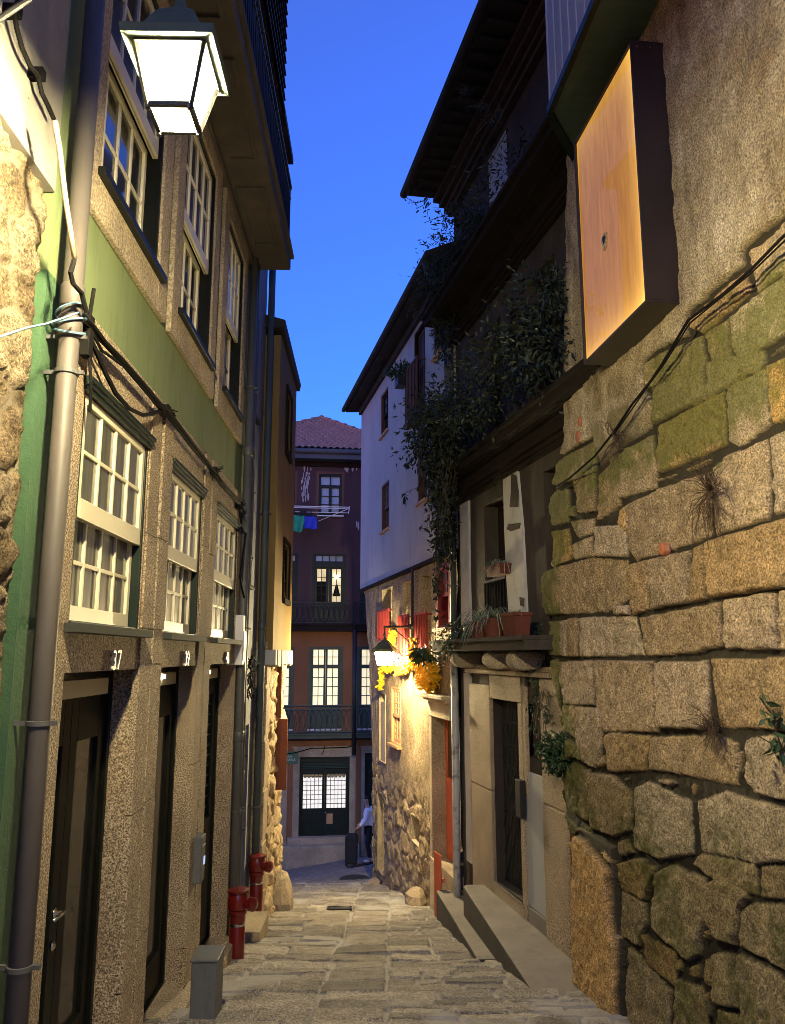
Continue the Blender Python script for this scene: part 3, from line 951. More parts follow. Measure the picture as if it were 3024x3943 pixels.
# ------------------------------------------------------------------ ochre house
OU0, OU1 = 11.2, 13.62
ZOJ = EYE + .02; ZOE = EYE + 4.75
och = thing('ochre_house', 'ochre plastered house jettied over a rubble ground floor where the alley narrows', 'house', FO.P(12.4, gz(-1.8, 12.4), -1))
ow = [(FO.u((1085, 2080)), FO.u((1112, 2300)), FO.z((1100, 2310)), FO.z((1096, 2085))),
      (FO.u((1083, 1560)), FO.u((1098, 1640)), FO.z((1092, 1715)), FO.z((1090, 1450)))]
ow = [(12.1, 12.75, w[2], w[3]) if i else (12.2, 13.0, w[2], w[3]) for i, w in enumerate(ow)]
print('OCHRE', ow)
b = MB(); b.wall(FO, OU0, OU1, ZOJ, ZOE, ow, depth=.12, back=3); b.build('upper_wall', M['ochre'], och)
for h in ow:
    b = MB(); q = .05
    b.fbox(FO, h[0] - q, h[0], h[2] - q, h[3] + q, .0, .03); b.fbox(FO, h[1], h[1] + q, h[2] - q, h[3] + q, .0, .03)
    b.fbox(FO, h[0], h[1], h[2] - .08, h[2], .0, .05); b.fbox(FO, h[0], h[1], h[3], h[3] + q, .0, .03)
    lattice(b, FO, h[0], h[1], h[2], h[3], -.08, -.03, 2, 3)
    w = b.build('window', M['dark_wood'], och)
    b = MB(); b.fbox(FO, h[0], h[1], h[2], h[3], -.06, -.05); b.build('pane', M['dark_glass'], w)
b = MB()
for i in range(14):                     # crumbling white plaster edge under the jetty
    a = OU0 - .03 + i * (OU1 - OU0 + .06) / 14; c = a + (OU1 - OU0 + .06) / 14
    b.fbox(FO, a, c - .003, ZOJ - .16 - random.uniform(0, .035), ZOJ + .05, -.30, .035 + random.uniform(0, .03))
b.build('jetty_edge', M['white_plaster'], och, bevel=.01)
b = MB()
b.hexa([FO.P(OU0 - .1, ZOE + .08, .05), FO.P(OU1 + .1, ZOE - .02, .05), FO.P(OU1 + .1, ZOE - .02, -2), FO.P(OU0 - .1, ZOE + .08, -2),
        FO.P(OU0 - .1, ZOE + .2, .07), FO.P(OU1 + .1, ZOE + .1, .07), FO.P(OU1 + .2, ZOE + .7, -2), FO.P(OU0 - .1, ZOE + .8, -2)])
b.build('roof', M['eave'], och)
# ground floor: a dressed pier and bulging rubble
b = MB(); b.fbox(FQ, OU0 + .0, OU0 + .38, -4.6, ZOJ - .16, -.5, .06)
for k in range(9):
    zz = -4.3 + k * .68
    b.fbox(FQ, OU0 - .012, OU0 + .39, zz, zz + .63 + random.uniform(-.04, .03), -.49, .075)
b.build('granite_pier', M['granite'], och, bevel=.015)
U, Z = np.meshgrid(np.linspace(OU0 + .36, OU1 + .35, 110), np.linspace(-4.9, ZOJ - .1, 330))
sd, idx = stones_voronoi(U, Z, .36, .30, 31, .06, 3)
h, rnd, mort = relief(sd, idx, U, Z, bulge=.05, edge=.045, off=.035, tilt=.10, mortar=-.008, rough=.035, rs=11, seed=32, n=6000)
lean = np.clip((-1.2 - Z) / 3.0, 0, 1) * .12
h = (h + lean - .02) * np.clip((OU1 + .36 - U) / .12, 0, 1) ** .5 - .25 * (1 - np.clip((OU1 + .36 - U) / .12, 0, 1) ** .5)
grid_mesh('rubble_wall', fac_points(FQ, U, Z, h), {'rnd': rnd, 'mort': mort * .75, 'moss': np.zeros(U.shape) - 1.2}, M['rubble_white'], och)
b = MB(); b.fbox(FQ, OU0 + .38, OU1 + .3, -5, ZOJ - .17, -3, -.12); b.build('house_body', M['dark_wall'], och)
# large corner boulder
b = MB(); c = base(FQ, 13.0, .12)
rng = random.Random(3)
rings = []
for zz, rr in ((-.3, .27), (.12, .27), (.34, .23), (.50, .15), (.56, .05)):
    rings.append([c + Vector((math.cos(t) * rr * rng.uniform(.8, 1.1) * .8, math.sin(t) * rr * rng.uniform(.85, 1.15), zz + rng.uniform(-.03, .03))) for t in [k * math.pi / 5 for k in range(10)]])
for r0, r1 in zip(rings, rings[1:]):
    for k in range(10):
        b.quad(r0[k], r0[(k + 1) % 10], r1[(k + 1) % 10], r1[k])
b.v += [Vector(p) for p in rings[-1]]; n = len(b.v); b.f.append(tuple(range(n - 10, n))); b.m.append(0)
one(b, 'corner_boulder', M['granite_pale'], 'large rough boulder at the foot of the rubble corner beside the far hydrant', 'boulder')
# open shutters hanging square to the wall
for k, (u, z0, z1, d0, d1) in enumerate(((12.62, EYE - .98, EYE - .17, .0, .115), (12.70, EYE - 2.05, EYE - .99, .02, .215))):
    b = MB(); b.fbox(FQ, u, u + .035, z0, z1, d0, d1)
    for q in (.03, .09):
        b.fbox(FQ, u - .008, u, z0 + .04, z1 - .04, d0 + q - .01, d0 + q)
    b.build('shutter', M['brown_shutter'], och, bevel=.004)

# ------------------------------------------------------------------ old ashlar wall on the right
def cA(x, y): return (2000 + x * .6095, 1400 + y * .6095)
def cB(x, y): return (2000 + x * .6128, 2600 + y * .6128)
def cC(x, y): return (2000 + x * .6845, y * .6845)


PA = [[(850, 378), (1185, 218), (1188, 0), (1010, 60), (880, 120)], [(1196, 212), (1552, 18), (1545, -95), (1200, -8)],
      [(890, 392), (1290, 168), (1308, 512), (905, 690), (882, 560)], [(1302, 160), (1558, 30), (1598, 385), (1385, 520), (1318, 500)],
      [(1568, 18), (1760, -70), (1760, 340), (1606, 382)], [(600, 600), (850, 448), (880, 690), (868, 778), (622, 860)],
      [(682, 902), (890, 794), (1206, 684), (1212, 1086), (735, 1246), (705, 1180)], [(1216, 676), (1300, 586), (1568, 482), (1598, 900), (1580, 976), (1240, 1086)],
      [(1576, 474), (1760, 390), (1760, 940), (1622, 950)], [(712, 1270), (816, 1240), (826, 1546), (742, 1586), (718, 1500)],
      [(828, 1242), (1086, 1174), (1088, 1498), (852, 1546)], [(1098, 1164), (1172, 1136), (1192, 1484), (1094, 1500)],
      [(1182, 1128), (1760, 968), (1760, 1402), (1212, 1474)], [(778, 1604), (1276, 1510), (1298, 1786), (1100, 1826), (822, 1846)],
      [(1288, 1498), (1642, 1446), (1648, 1800), (1322, 1796)], [(1658, 1434), (1770, 1412), (1770, 1798), (1656, 1804)],
      [(246, 626), (490, 488), (500, 680), (330, 735), (240, 770)], [(190, 835), (316, 776), (326, 995), (180, 1032)], [(334, 744), (496, 692), (500, 926), (382, 938)],
      [(512, 704), (618, 604), (656, 896), (508, 988)], [(212, 1062), (316, 1044), (346, 1226), (212, 1286)], [(322, 1000), (486, 980), (470, 1070), (384, 1098)],
      [(334, 1150), (474, 1092), (484, 1214), (352, 1236)], [(494, 1032), (686, 1022), (698, 1216), (492, 1216)],
      [(140, 1332), (240, 1290), (470, 1228), (688, 1244), (716, 1476), (560, 1566), (162, 1588)], [(166, 1632), (308, 1622), (308, 1848), (172, 1838)],
      [(316, 1612), (384, 1610), (384, 1848), (320, 1850)], [(392, 1606), (740, 1597), (798, 1838), (396, 1853)], [(612, 1534), (700, 1528), (708, 1578), (620, 1588)],
      [(182, 1884), (244, 1872), (258, 2200), (196, 2160)],
      [(700, 1060), (640, 1010), (668, 930), (690, 900)], [(880, 1232), (948, 1190), (960, 1216), (900, 1244)]]
PB = [[(250, -82), (470, -90), (480, 184), (284, 184)], [(476, -90), (852, -84), (874, 356), (524, 348), (484, 200)], [(870, -80), (1188, -90), (1220, 336), (892, 328)],
      [(1200, -94), (1770, -110), (1770, 350), (1254, 316)],
      [(272, 190), (358, 194), (366, 400), (282, 336)], [(366, 200), (516, 206), (520, 352), (516, 560), (488, 588), (370, 524)], [(528, 376), (564, 362), (826, 386), (800, 596), (574, 606)],
      [(834, 388), (1248, 384), (1384, 430), (1376, 696), (1100, 636), (826, 590)], [(1452, 402), (1760, 376), (1760, 800), (1500, 742), (1442, 640)],
      [(240, 622), (338, 548), (446, 602), (448, 916), (330, 858)], [(452, 612), (600, 634), (714, 738), (716, 976), (602, 1016), (472, 958)],
      [(742, 702), (818, 674), (1086, 800), (1104, 1124), (900, 1156), (752, 1080)], [(1112, 792), (1296, 734), (1760, 860), (1760, 1166), (1500, 1186), (1132, 1098)],
      [(642, 1182), (778, 1152), (874, 1220), (820, 1416), (684, 1350)], [(862, 1242), (980, 1194), (1184, 1290), (1156, 1756), (1100, 1796), (862, 1588)],
      [(1102, 1190), (1150, 1122), (1496, 1200), (1506, 1386), (1300, 1336)], [(1172, 1312), (1290, 1282), (1456, 1400), (1392, 1478), (1372, 1696), (1260, 1656), (1164, 1500)],
      [(1402, 1470), (1480, 1434), (1760, 1456), (1760, 1920), (1590, 1800), (1384, 1700)], [(1522, 1202), (1760, 1206), (1760, 1420), (1522, 1392)],
      [(286, 870), (400, 980), (350, 1000), (300, 960)],
      [(424, 1012), (480, 1042), (640, 1232), (658, 1500), (700, 1700), (716, 2260), (360, 2260), (366, 1750), (390, 1400)],
      [(672, 1352), (818, 1432), (838, 1560), (780, 1696), (684, 1640)], [(802, 1622), (1006, 1742), (1008, 1956), (830, 1800)],
      [(1022, 1902), (1178, 1962), (1230, 2260), (1000, 2260)], [(1252, 1752), (1368, 1762), (1420, 2098), (1252, 2060)], [(1392, 1752), (1600, 1852), (1760, 1980), (1760, 2260), (1444, 2260)],
      [(722, 1702), (870, 1852), (998, 1990), (980, 2260), (732, 2260)], [(1262, 2090), (1430, 2140), (1440, 2260), (1262, 2260)], [(1186, 1780), (1240, 1800), (1244, 1960), (1192, 1930)]]
PC = [[(1292, 1426), (1560, 1210), (1560, 1500), (1332, 1646)], [(972, 1786), (1284, 1526), (1298, 1638), (1044, 1876), (962, 1846)],
      [(1062, 1886), (1186, 1794), (1208, 2036), (1104, 2146)], [(1194, 1786), (1560, 1520), (1560, 1830), (1232, 2056)], [(720, 2060), (790, 2000), (1036, 1886), (1056, 2140), (860, 2200), (720, 2180)]]
polys = [[FN.uz(cA(*q)) for q in p] for p in PA] + [[FN.uz(cB(*q)) for q in p] for p in PB] + [[FN.uz(cC(*q)) for q in p] for p in PC]
edge_px = [(1212, 300), (1210, 460), (1206, 700), (1204, 830), (1204, 950), (1192, 1010), (1180, 1050), (1172, 1090), (1178, 1125), (1180, 1195), (1162, 1240), (1161, 1290),
           (1168, 1325), (1166, 1360), (1172, 1440), (1180, 1480), (1190, 1520), (1202, 1600), (1196, 1640), (1194, 1690), (1202, 1740), (1220, 1790), (1238, 1830), (1240, 1900), (1236, 2000), (1238, 2191), (1240, 2400)]
def open_joint(p, dx=.014, dz=-.007):
    cu = sum(q[0] for q in p) / len(p); cz = sum(q[1] for q in p) / len(p)
    w = max(q[0] for q in p) - min(q[0] for q in p); h_ = max(q[1] for q in p) - min(q[1] for q in p)
    return [(cu + (u - cu) * (1 - dx / w), cz + (z - cz) * (1 - dz / h_)) for u, z in p]


polys = [open_joint(p) for p in polys]
e = sorted((FN.uz(D(*q))[::-1] for q in edge_px))
ez = np.array([q[0] for q in e]); eu = np.array([q[1] for q in e])
ZW0, ZW1 = -2.6, EYE + 5.6
wall_ = thing('stone_wall', 'old mossy wall of large granite blocks with crumbling plaster over its top, on the right', 'wall', FN.P(6, gz(2, 6), -.3))
nz, nu = 900, 560
zz = np.linspace(ZW0, ZW1, nz); ss = np.linspace(0, 1, nu)
ue = np.interp(zz, ez, eu) + .02 * fbm(zz * 3, zz * 0, 3, 91)
U = 2.6 + ss[None, :] * (ue[:, None] - 2.6); Z = np.repeat(zz[:, None], nu, 1)
Zr = Z - EYE
sd, idx = stones_from_polys(U, Z, polys, .016, 9, 41); sd = sd + .001
# rough plastered rubble above the ashlar
sdv, idv = stones_voronoi(U, Z, .42, .30, 43, .09, 2.5)
none = sd < -.05
topz = 1.95 + .25 * fbm(U * 1.5, Z * 1.5, 3, 44)
plaster = none & (Zr > topz - .5)
s2 = np.where(none, sdv - (.05 if True else 0) - .10 * plaster, sd); i2 = np.where(none, 200 + idv, idx)
h, rnd, mort = relief(s2, i2, U, Z, bulge=.027, edge=.012, off=.018, tilt=.05, mortar=-.014, rough=.024, rs=17, seed=45, n=6000)
big = .05 * fbm(U * .9, Z * .9, 3, 46)
low = np.clip((-1.0 - Zr) / 2.2, 0, 1)
h = h + .010 * fbm(U * 34, Z * 34, 3, 58) + big + low * .10 * (fbm(U * 1.6, Z * 1.6, 2, 47) + .35)
hp = .035 + .03 * fbm(U * 2.2, Z * 2.2, 5, 48) + .012 * fbm(U * 22, Z * 22, 4, 59) + np.clip(sdv - .02, 0, .03) * .35
pl = np.clip((Zr - topz + .35) * 4, 0, 1) * none
h = h * (1 - pl) + hp * pl
rnd = np.where(none, np.where(rnd > .6, .5 * (rnd - .6), .40 + .3 * rnd), rnd); mort = mort * (1 - .75 * pl) + .25 * pl * np.clip(fbm(U * 4, Z * 4, 4, 49) * 4 + .4, 0, 1) * 0
ob_id = len(PA) + 20                                  # the tall ochre boulder at the foot
rnd = np.where(idx == ob_id, .97, rnd)
h = np.where(idx == ob_id, h + .06, h)
near_edge = (ue[:, None] - U)
h = h - .16 * (1 - np.sqrt(np.clip(near_edge / .14, 0, 1)))
moss = -1.05 + 2.3 * np.clip(1 - near_edge / .75, 0, 1) * np.clip((Zr + 2.4) * 1.2, 0, 1) * np.clip((3.0 - Zr) * .5, 0, 1) \
    + 1.08 * np.exp(-((Zr - 1.7) / .6) ** 2) + .62 * np.clip((-.75 - Zr) * 1.6, 0, 1) * np.clip(1.4 + (Zr + 2.0) * .3, 0, 1) + 1.5 * fbm(U * 2.2, Z * 2.2, 4, 50) + .85
moss = np.where(idx == ob_id, -1.0, moss)
P = fac_points(FN, U, Z, h)
# wrap the end of the wall back into the recess
k = 8
ext = np.zeros((nz, k, 3)); 
for j in range(k):
    t = (j + 1) / k
    dd = h[:, -1] - t * .62 + .03 * fbm(zz * 5, zz * 0 + j * .8, 4, 55)
    uu = ue + .05 * math.sin(min(1, t * 2) * math.pi / 2) + .04 * fbm(zz * 4, zz * 0 + j * 1.3, 4, 56)
    ext[:, j, 0] = FN.o.x + FN.t.x * uu + FN.n.x * dd; ext[:, j, 1] = FN.o.y + FN.t.y * uu + FN.n.y * dd; ext[:, j, 2] = zz
P = np.concatenate([P, ext], 1)
pad = lambda a: np.concatenate([a, np.repeat(a[:, -1:], k, 1)], 1)
grid_mesh('stone_face', P, {'rnd': pad(rnd), 'mort': pad(mort), 'moss': pad(moss), 'alga': pad(np.where(idx == ob_id, 0, .9 * np.clip((-.55 - Zr + .9 * fbm(U * 1.4, Z * 1.4, 4, 60)) * 1.3, 0, 1))), 'plas': pad(pl * (1 - .75 * np.clip((sdv - .03) * 40, 0, 1) * np.clip(fbm(U * 1.1, Z * 1.1, 3, 66) * 5 + .4, 0, 1)))}, M['moss_stone'], wall_)
b = MB(); b.fbox(FN, -1.5, 7.0, ZW0, ZW1, -3, -.35); b.build('wall_core', M['dark_wall'], wall_)
b = MB(); b.fbox(FN, -1.5, 2.62, ZW0, ZW1, -.36, .03); b.build('wall_return', M['concrete'], wall_)
# two brick scraps and a clay chip bedded in the wall
b = MB()
for (x, y, s) in ((2246, 1682, .06), (2254, 1625, .04), (2576, 2115, .045)):
    u, z = FN.uz((x, y)); n = 9
    b.prism(FN, [(u + s * math.cos(t) * random.uniform(.7, 1), z + s * 1.2 * math.sin(t) * random.uniform(.7, 1.1)) for t in [q * 2 * math.pi / n for q in range(n)]], .0, .062)
b.build('brick_scrap', surf('brick', (.36, .10, .04), (.46, .16, .07), .9, 30, c2=(.3, .25, .18), sc2=18, amt2=.8, bst=.5), wall_, bevel=.01)
# iron hook by the paving
b = MB(); u, z = FN.uz((2222, 3830))
b.tube([FN.P(u - .1, z + .06, .02), FN.P(u + .02, z + .05, .10), FN.P(u + .03, z - .01, .13), FN.P(u + .03, z - .04, .12)], .018, 8)
b.build('iron_hook', M['iron'], wall_)

# ------------------------------------------------------------------ light box sign
FB = Fac(2.36, 0, -.124, 1, -1)
bu0 = (FB.u((2426, 225)) + FB.u((2475, 1152))) / 2; bu1 = (FB.u((2218, 594)) + FB.u((2241, 1422))) / 2
bz1 = FB.z((2426, 205)) + .10; bz0 = FB.z((2475, 1160)) - .03; bu0 -= .04
sign = thing('lightbox_sign', 'tall dark metal light box with a glowing amber wood-toned face, fixed to the stone wall', 'sign', FB.P((bu0 + bu1) / 2, bz0, -.15))
b = MB(); t = .02
b.fbox(FB, bu0, bu1, bz0, bz0 + t, -.30, 0); b.fbox(FB, bu0, bu1, bz1 - t, bz1, -.30, 0)
b.fbox(FB, bu0, bu0 + t, bz0 + t, bz1 - t, -.30, 0); b.fbox(FB, bu1 - t, bu1, bz0 + t, bz1 - t, -.30, 0)
b.fbox(FB, bu0 + t, bu1 - t, bz0 + t, bz1 - t, -.30, -.27)
b.build('case', surf('sign_case', (.014, .009, .006), (.03, .02, .014), .5, 3, (1, 1, .4), (.05, .02, .01), 10, .4, 60, .06, .002), sign, bevel=.003)
m, nt, bs = new_mat('sign_face')
v = coords(nt, (3, 3, .35)); v1 = coords(nt)
c1 = ramp(nt, noise(nt, v, 8, 6, .7), [(.25, (.24, .085, .013)), (.55, (.42, .17, .028)), (.8, (.58, .26, .05))])
# tubes along the near and lower edges make those rims glow
sep = nt.nodes.new('ShaderNodeAttribute'); sep.attribute_name = 'glow'
st = nt.nodes.new('ShaderNodeMath'); st.operation = 'MULTIPLY_ADD'; st.inputs[1].default_value = .6; st.inputs[2].default_value = .78
nt.links.new(sep.outputs['Fac'], st.inputs[0]); nt.links.new(st.outputs[0], bs.inputs['Emission Strength'])
c1 = mixc(nt, sep.outputs['Fac'], c1, (.95, .52, .09)); nt.links.new(c1, bs.inputs['Emission Color']); bs.inputs['Base Color'].default_value = (.16, .07, .02, 1)
bs.inputs['Roughness'].default_value = .6; bs.inputs['Coat Weight'].default_value = .28; bs.inputs['Coat Roughness'].default_value = .015
U, Z = np.meshgrid(np.linspace(bu0 + t, bu1 - t, 40), np.linspace(bz0 + t, bz1 - t, 60))
g = np.exp(-(U - bu0) / .10) + .8 * np.exp(-(Z - bz0) / .16) + .35 * np.exp(-(bz1 - Z) / .3) + .35 * np.exp(-(bu1 - U) / .03)
grid_mesh('lit_face', fac_points(FB, U, Z, np.full(U.shape, -.022)), {'glow': np.clip(g, 0, 1.3)}, m, sign)
b = MB(); u, z = FB.uz((2320, 930)); n = 22
pts = [(u + .062 * math.cos(q) * (.8 + .2 * math.sin(3 * q)), z + .095 * math.sin(q) * (.9 + .15 * math.cos(2 * q))) for q in [i * 2 * math.pi / n for i in range(n)]]
b.prism(FB, pts, -.021, -.017)
st_ = b.build('worn_sticker', surf('worn_sticker', (.10, .05, .02), (.75, .58, .28), .5, 34, c2=(.03, .015, .01), sc2=26, amt2=.9, bst=0), sign)
b = MB(); b.prism(FB, [(u + .45 * (p - u) + .008, z + .45 * (q - z) + .02) for p, q in pts], -.0168, -.014)
b.build('print', M['black_paint'], st_)
b = MB()
for i in range(3):
    b.lathe(FB.P(bu0, bz1 - .05, -.05 - .1 * i) , [(.008, 0), (.006, .004)], 8, axis=(-FB.t.x, -FB.t.y, 0))
b.build('screw', M['steel'], sign)

# ------------------------------------------------------------------ green bay above
zb = EYE + 4.79
A, A2, B_, B2 = (1.41, 6.24), (1.66, 3.4), (1.86, 7.02), (2.5, 3.4)
bay = thing('timber_bay', 'closed timber bay with pale boards and a dark green underside, overhanging the stone wall', 'bay', (1.7, 5.5, zb))
b = MB(); z1 = zb + 2.6
b.quad((*A, zb), (*A2, zb), (*A2, z1), (*A, z1)); b.quad((*A, zb), (*B_, zb), (*B_, z1), (*A, z1))
b.quad((*A, z1), (*A2, z1), (*B2, z1), (*B_, z1)); b.quad((*A2, zb), (*B2, zb), (*B2, z1), (*A2, z1)); b.quad((*B2, zb), (*B_, zb), (*B_, z1), (*B2, z1))
for k in range(16):
    f = k / 15; p = Vector((*A, 0)).lerp(Vector((*A2, 0)), f)
    b.box((p.x - .008, p.y, (zb + z1) / 2), .012, .02, z1 - zb, .09)
b.build('boards', M['bay_pale'], bay)
b = MB(); b.solid([(*A, zb - .03), (*A2, zb - .03), (*B2, zb - .03), (*B_, zb - .03)], [(*A, zb - .004), (*A2, zb - .004), (*B2, zb - .004), (*B_, zb - .004)])
b.build('underside', M['bay_green'], bay)
b = MB()
b.bar((A[0] - .01, A[1] + .01, zb - .02), (A2[0] - .01, A2[1], zb - .02), .05, .07); b.bar((A[0] - .01, A[1] + .02, zb - .02), (B_[0], B_[1] + .02, zb - .02), .07, .10)
b.build('edge_trim', M['green_paint'], bay)

# ------------------------------------------------------------------ abandoned house
def cD(x, y): return (1600 + x * .5476, 2500 + y * .5476)
def cE(x, y): return (1600 + x * .5478, 1400 + y * .5478)
def c8(x, y): return (1640 + x * .4793, 850 + y * .4793)
def c6(x, y): return (1300 + x * .5952, 200 + y * .5952)


RU0, RU1 = 6.6, 11.94
ZE_D = EYE + 7.35
aban = thing('abandoned_house', 'derelict dark house with overgrown stone balconies, an iron door gate and a deep eave', 'house', FR.P(9.5, gz(1.4, 9.3), -1))
dg = (FR.u(cD(775, 1500)), FR.u(cD(562, 900)), EYE - 2.73, FR.z(cD(545, 345)))
sidew = (FR.u(cD(865, 560)), FR.u(cD(738, 560)), FR.z(cD(800, 760)), FR.z(cD(735, 372)))
opn = (FR.u(cE(640, 1400)), FR.u(cE(490, 1400)), EYE + .17, FR.z(cE(560, 960)))
opn2 = (FR.u(cE(990, 900)), FR.u(cE(905, 900)), EYE + .17, FR.z(cE(905, 760)))
top1 = (FR.u(c6(1098, 700)), FR.u(c6(972, 700)), EYE + 5.25, FR.z(c6(1000, 650)))
mid1 = (opn[0], opn[1], EYE + 2.75, EYE + 4.4)
mid2 = (FR.u(c8(700, 800)) , FR.u(c8(600, 800)), EYE + 2.75, EYE + 4.4)
mid2 = (mid1[0] - 1.7, mid1[0] - .9, EYE + 2.75, EYE + 4.4)
print('ABAN', [[round(v, 2) for v in q] for q in (dg, sidew, opn, opn2, top1, mid1, mid2)])
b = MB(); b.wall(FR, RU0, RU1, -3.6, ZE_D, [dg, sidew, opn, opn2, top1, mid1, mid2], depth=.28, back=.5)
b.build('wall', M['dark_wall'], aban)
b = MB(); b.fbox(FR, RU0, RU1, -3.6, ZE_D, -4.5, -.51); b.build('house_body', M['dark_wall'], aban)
# granite surround of the gated door
b = MB()
uL = FR.u(cD(415, 900)); uR = dg[0] - .13
b.fbox(FR, dg[1] + .003, uL, -2.2, EYE - 1.68, .0, .05); b.fbox(FR, dg[1] + .003, uL, EYE - 1.675, dg[3] + .16, .0, .056)
b.fbox(FR, uR, dg[0] - .003, -2.2, dg[3] - .003, .0, .05); b.fbox(FR, uR, dg[1], dg[3] + .003, dg[3] + .30, .0, .055)
b.fbox(FR, uR - .9, uL + .03, dg[3] + .305, dg[3] + .36, .0, .11); b.fbox(FR, uR - .9, uL + .02, dg[3] + .36, dg[3] + .42, .0, .08)
b.fbox(FR, uR - .10, uR - .003, dg[3] - 1.0, dg[3] + .30, .0, .045)
b.build('granite_frame', M['granite'], aban, bevel=.012)
# the iron gate: close bars over a lattice, before a dark passage
b = MB(); d = -.12; n = 20
for i in range(n + 1):
    u = dg[0] + (dg[1] - dg[0]) * i / n
    b.bar(FR.P(u, dg[2], d), FR.P(u, dg[3], d), .016)
for k in range(9):
    z = dg[2] + (dg[3] - dg[2]) * k / 8
    b.bar(FR.P(dg[0], z, d), FR.P(dg[1], z, d), .02 if k in (0, 3, 8) else .010)
for k in range(-4, 12):
    w = dg[1] - dg[0]; z = dg[2] + k * .32
    for s in (0, 1):
        za, zb_ = (z, z + w * 1.6) if s else (z + w * 1.6, z)
        if min(za, zb_) >= dg[2] and max(za, zb_) <= dg[3]:
            b.tube([FR.P(dg[0], za, d + .02), FR.P(dg[1], zb_, d + .02)], .007, 5)
b.build('iron_gate', M['iron'], aban)
b = MB(); b.fbox(FR, dg[0], dg[1], dg[2], dg[3], -.275, -.25); b.build('door_leaf', M['black_paint'], aban)
b = MB(); b.fbox(FR, dg[0] - .03, dg[1] + .03, dg[2] - .5, dg[2] - .003, -.25, .05); b.build('threshold', M['granite_pale'], aban, bevel=.012)
b = MB(); b.fbox(FR, dg[0], dg[1], dg[2] - .002, dg[2] + .015, .02, .056); b.build('sill_strip', M['steel'], aban)
b = MB(); b.fbox(FR, sidew[0], sidew[1], sidew[2], sidew[3], -.2, -.17)
for q in (.25, .5, .75):
    b.fbox(FR, sidew[0] + (sidew[1] - sidew[0]) * q - .01, sidew[0] + (sidew[1] - sidew[0]) * q + .01, sidew[2], sidew[3], -.17, -.16)
b.build('boarded_window', M['brown_door'], aban)
b = MB(); a, c = FR.u(cD(905, 900)), FR.u(cD(742, 900))
a2, c2 = FR.u(cD(948, 1700)), FR.u(cD(803, 1700))
zt_, zb2 = FR.z(cD(742, 836)), FR.z(cD(880, 1850))
b.fbox(FR, (a + a2) / 2, (c + c2) / 2, zb2, zt_, .0, .03); b.build('white_panel', M['white_plaster'], aban, bevel=.01)
b = MB(); b.fbox(FR, (a + a2) / 2 - .02, dg[0] - .16, -2.2, zb2 - .004, .0, .045)
b.fbox(FR, RU0, (a + a2) / 2 - .02, -2.2, zb2 - .12, .0, .05)
b.build('plinth', M['concrete'], aban, bevel=.01)
b = MB(); pa, pc = (a + a2) / 2 - .62, (a + a2) / 2 - .03
b.fbox(FR, pa, pc, -2.1, EYE - 1.55, .0, .06); b.fbox(FR, pa, pc, EYE - 1.545, EYE - .25, .0, .052)
b.build('stone_pier', M['granite'], aban, bevel=.015)
b = MB(); b.fbox(FR, pa - .22, pa - .004, -2.1, EYE - 1.2, .0, .03); b.build('door_post', M['brown_door'], aban)
# strips of white plaster
b = MB()
for (x0, x1, ya, yb, f) in ((332, 392, 945, 1830, cE), (366, 408, 168, 1508, cD)):
    u1, u0 = FR.u(f(x0, (ya + yb) / 2)), FR.u(f(x1, (ya + yb) / 2)); z1, z0 = FR.z(f(x0, ya)), FR.z(f(x1, yb))
    n = 12
    L_ = [(u0 + random.uniform(-.012, .012) + (.06 * (k / n) ** 3 if f is cD else 0), z1 + (z0 - z1) * k / n) for k in range(n + 1)]
    R_ = [(u1 + random.uniform(-.008, .008), z1 + (z0 - z1) * k / n) for k in range(n + 1)]
    b = MB(); b.prism(FR, L_ + R_[::-1], .0, .032); b.build('plaster_strip', M['patch_plaster'], aban)
b = MB()
wl = [cE(628, 690), cE(640, 1150), cE(655, 1500), cE(675, 1830)]; wr = [cE(722, 650), cE(768, 1160), cE(785, 1500), cE(800, 1850)]
for (p0, p1), (q0, q1) in zip(zip(wl, wl[1:]), zip(wr, wr[1:])):
    b.prism(FR, [FR.uz(p0), FR.uz(q0), FR.uz(q1), FR.uz(p1)], .0, .03)
b.build('peeling_pier', M['patch_plaster'], aban)
b = MB()
for pl_ in ([(690, 770), (728, 790), (745, 900), (742, 1010), (680, 1010), (690, 900)], [(672, 1130), (760, 1120), (750, 1160), (690, 1180), (660, 1165)], [(750, 1640), (785, 1650), (780, 1710), (755, 1700)]):
    b.prism(FR, [FR.uz(cE(*q)) for q in pl_], .029, .034)
b.build('bare_patch', M['dark_wall'], aban)
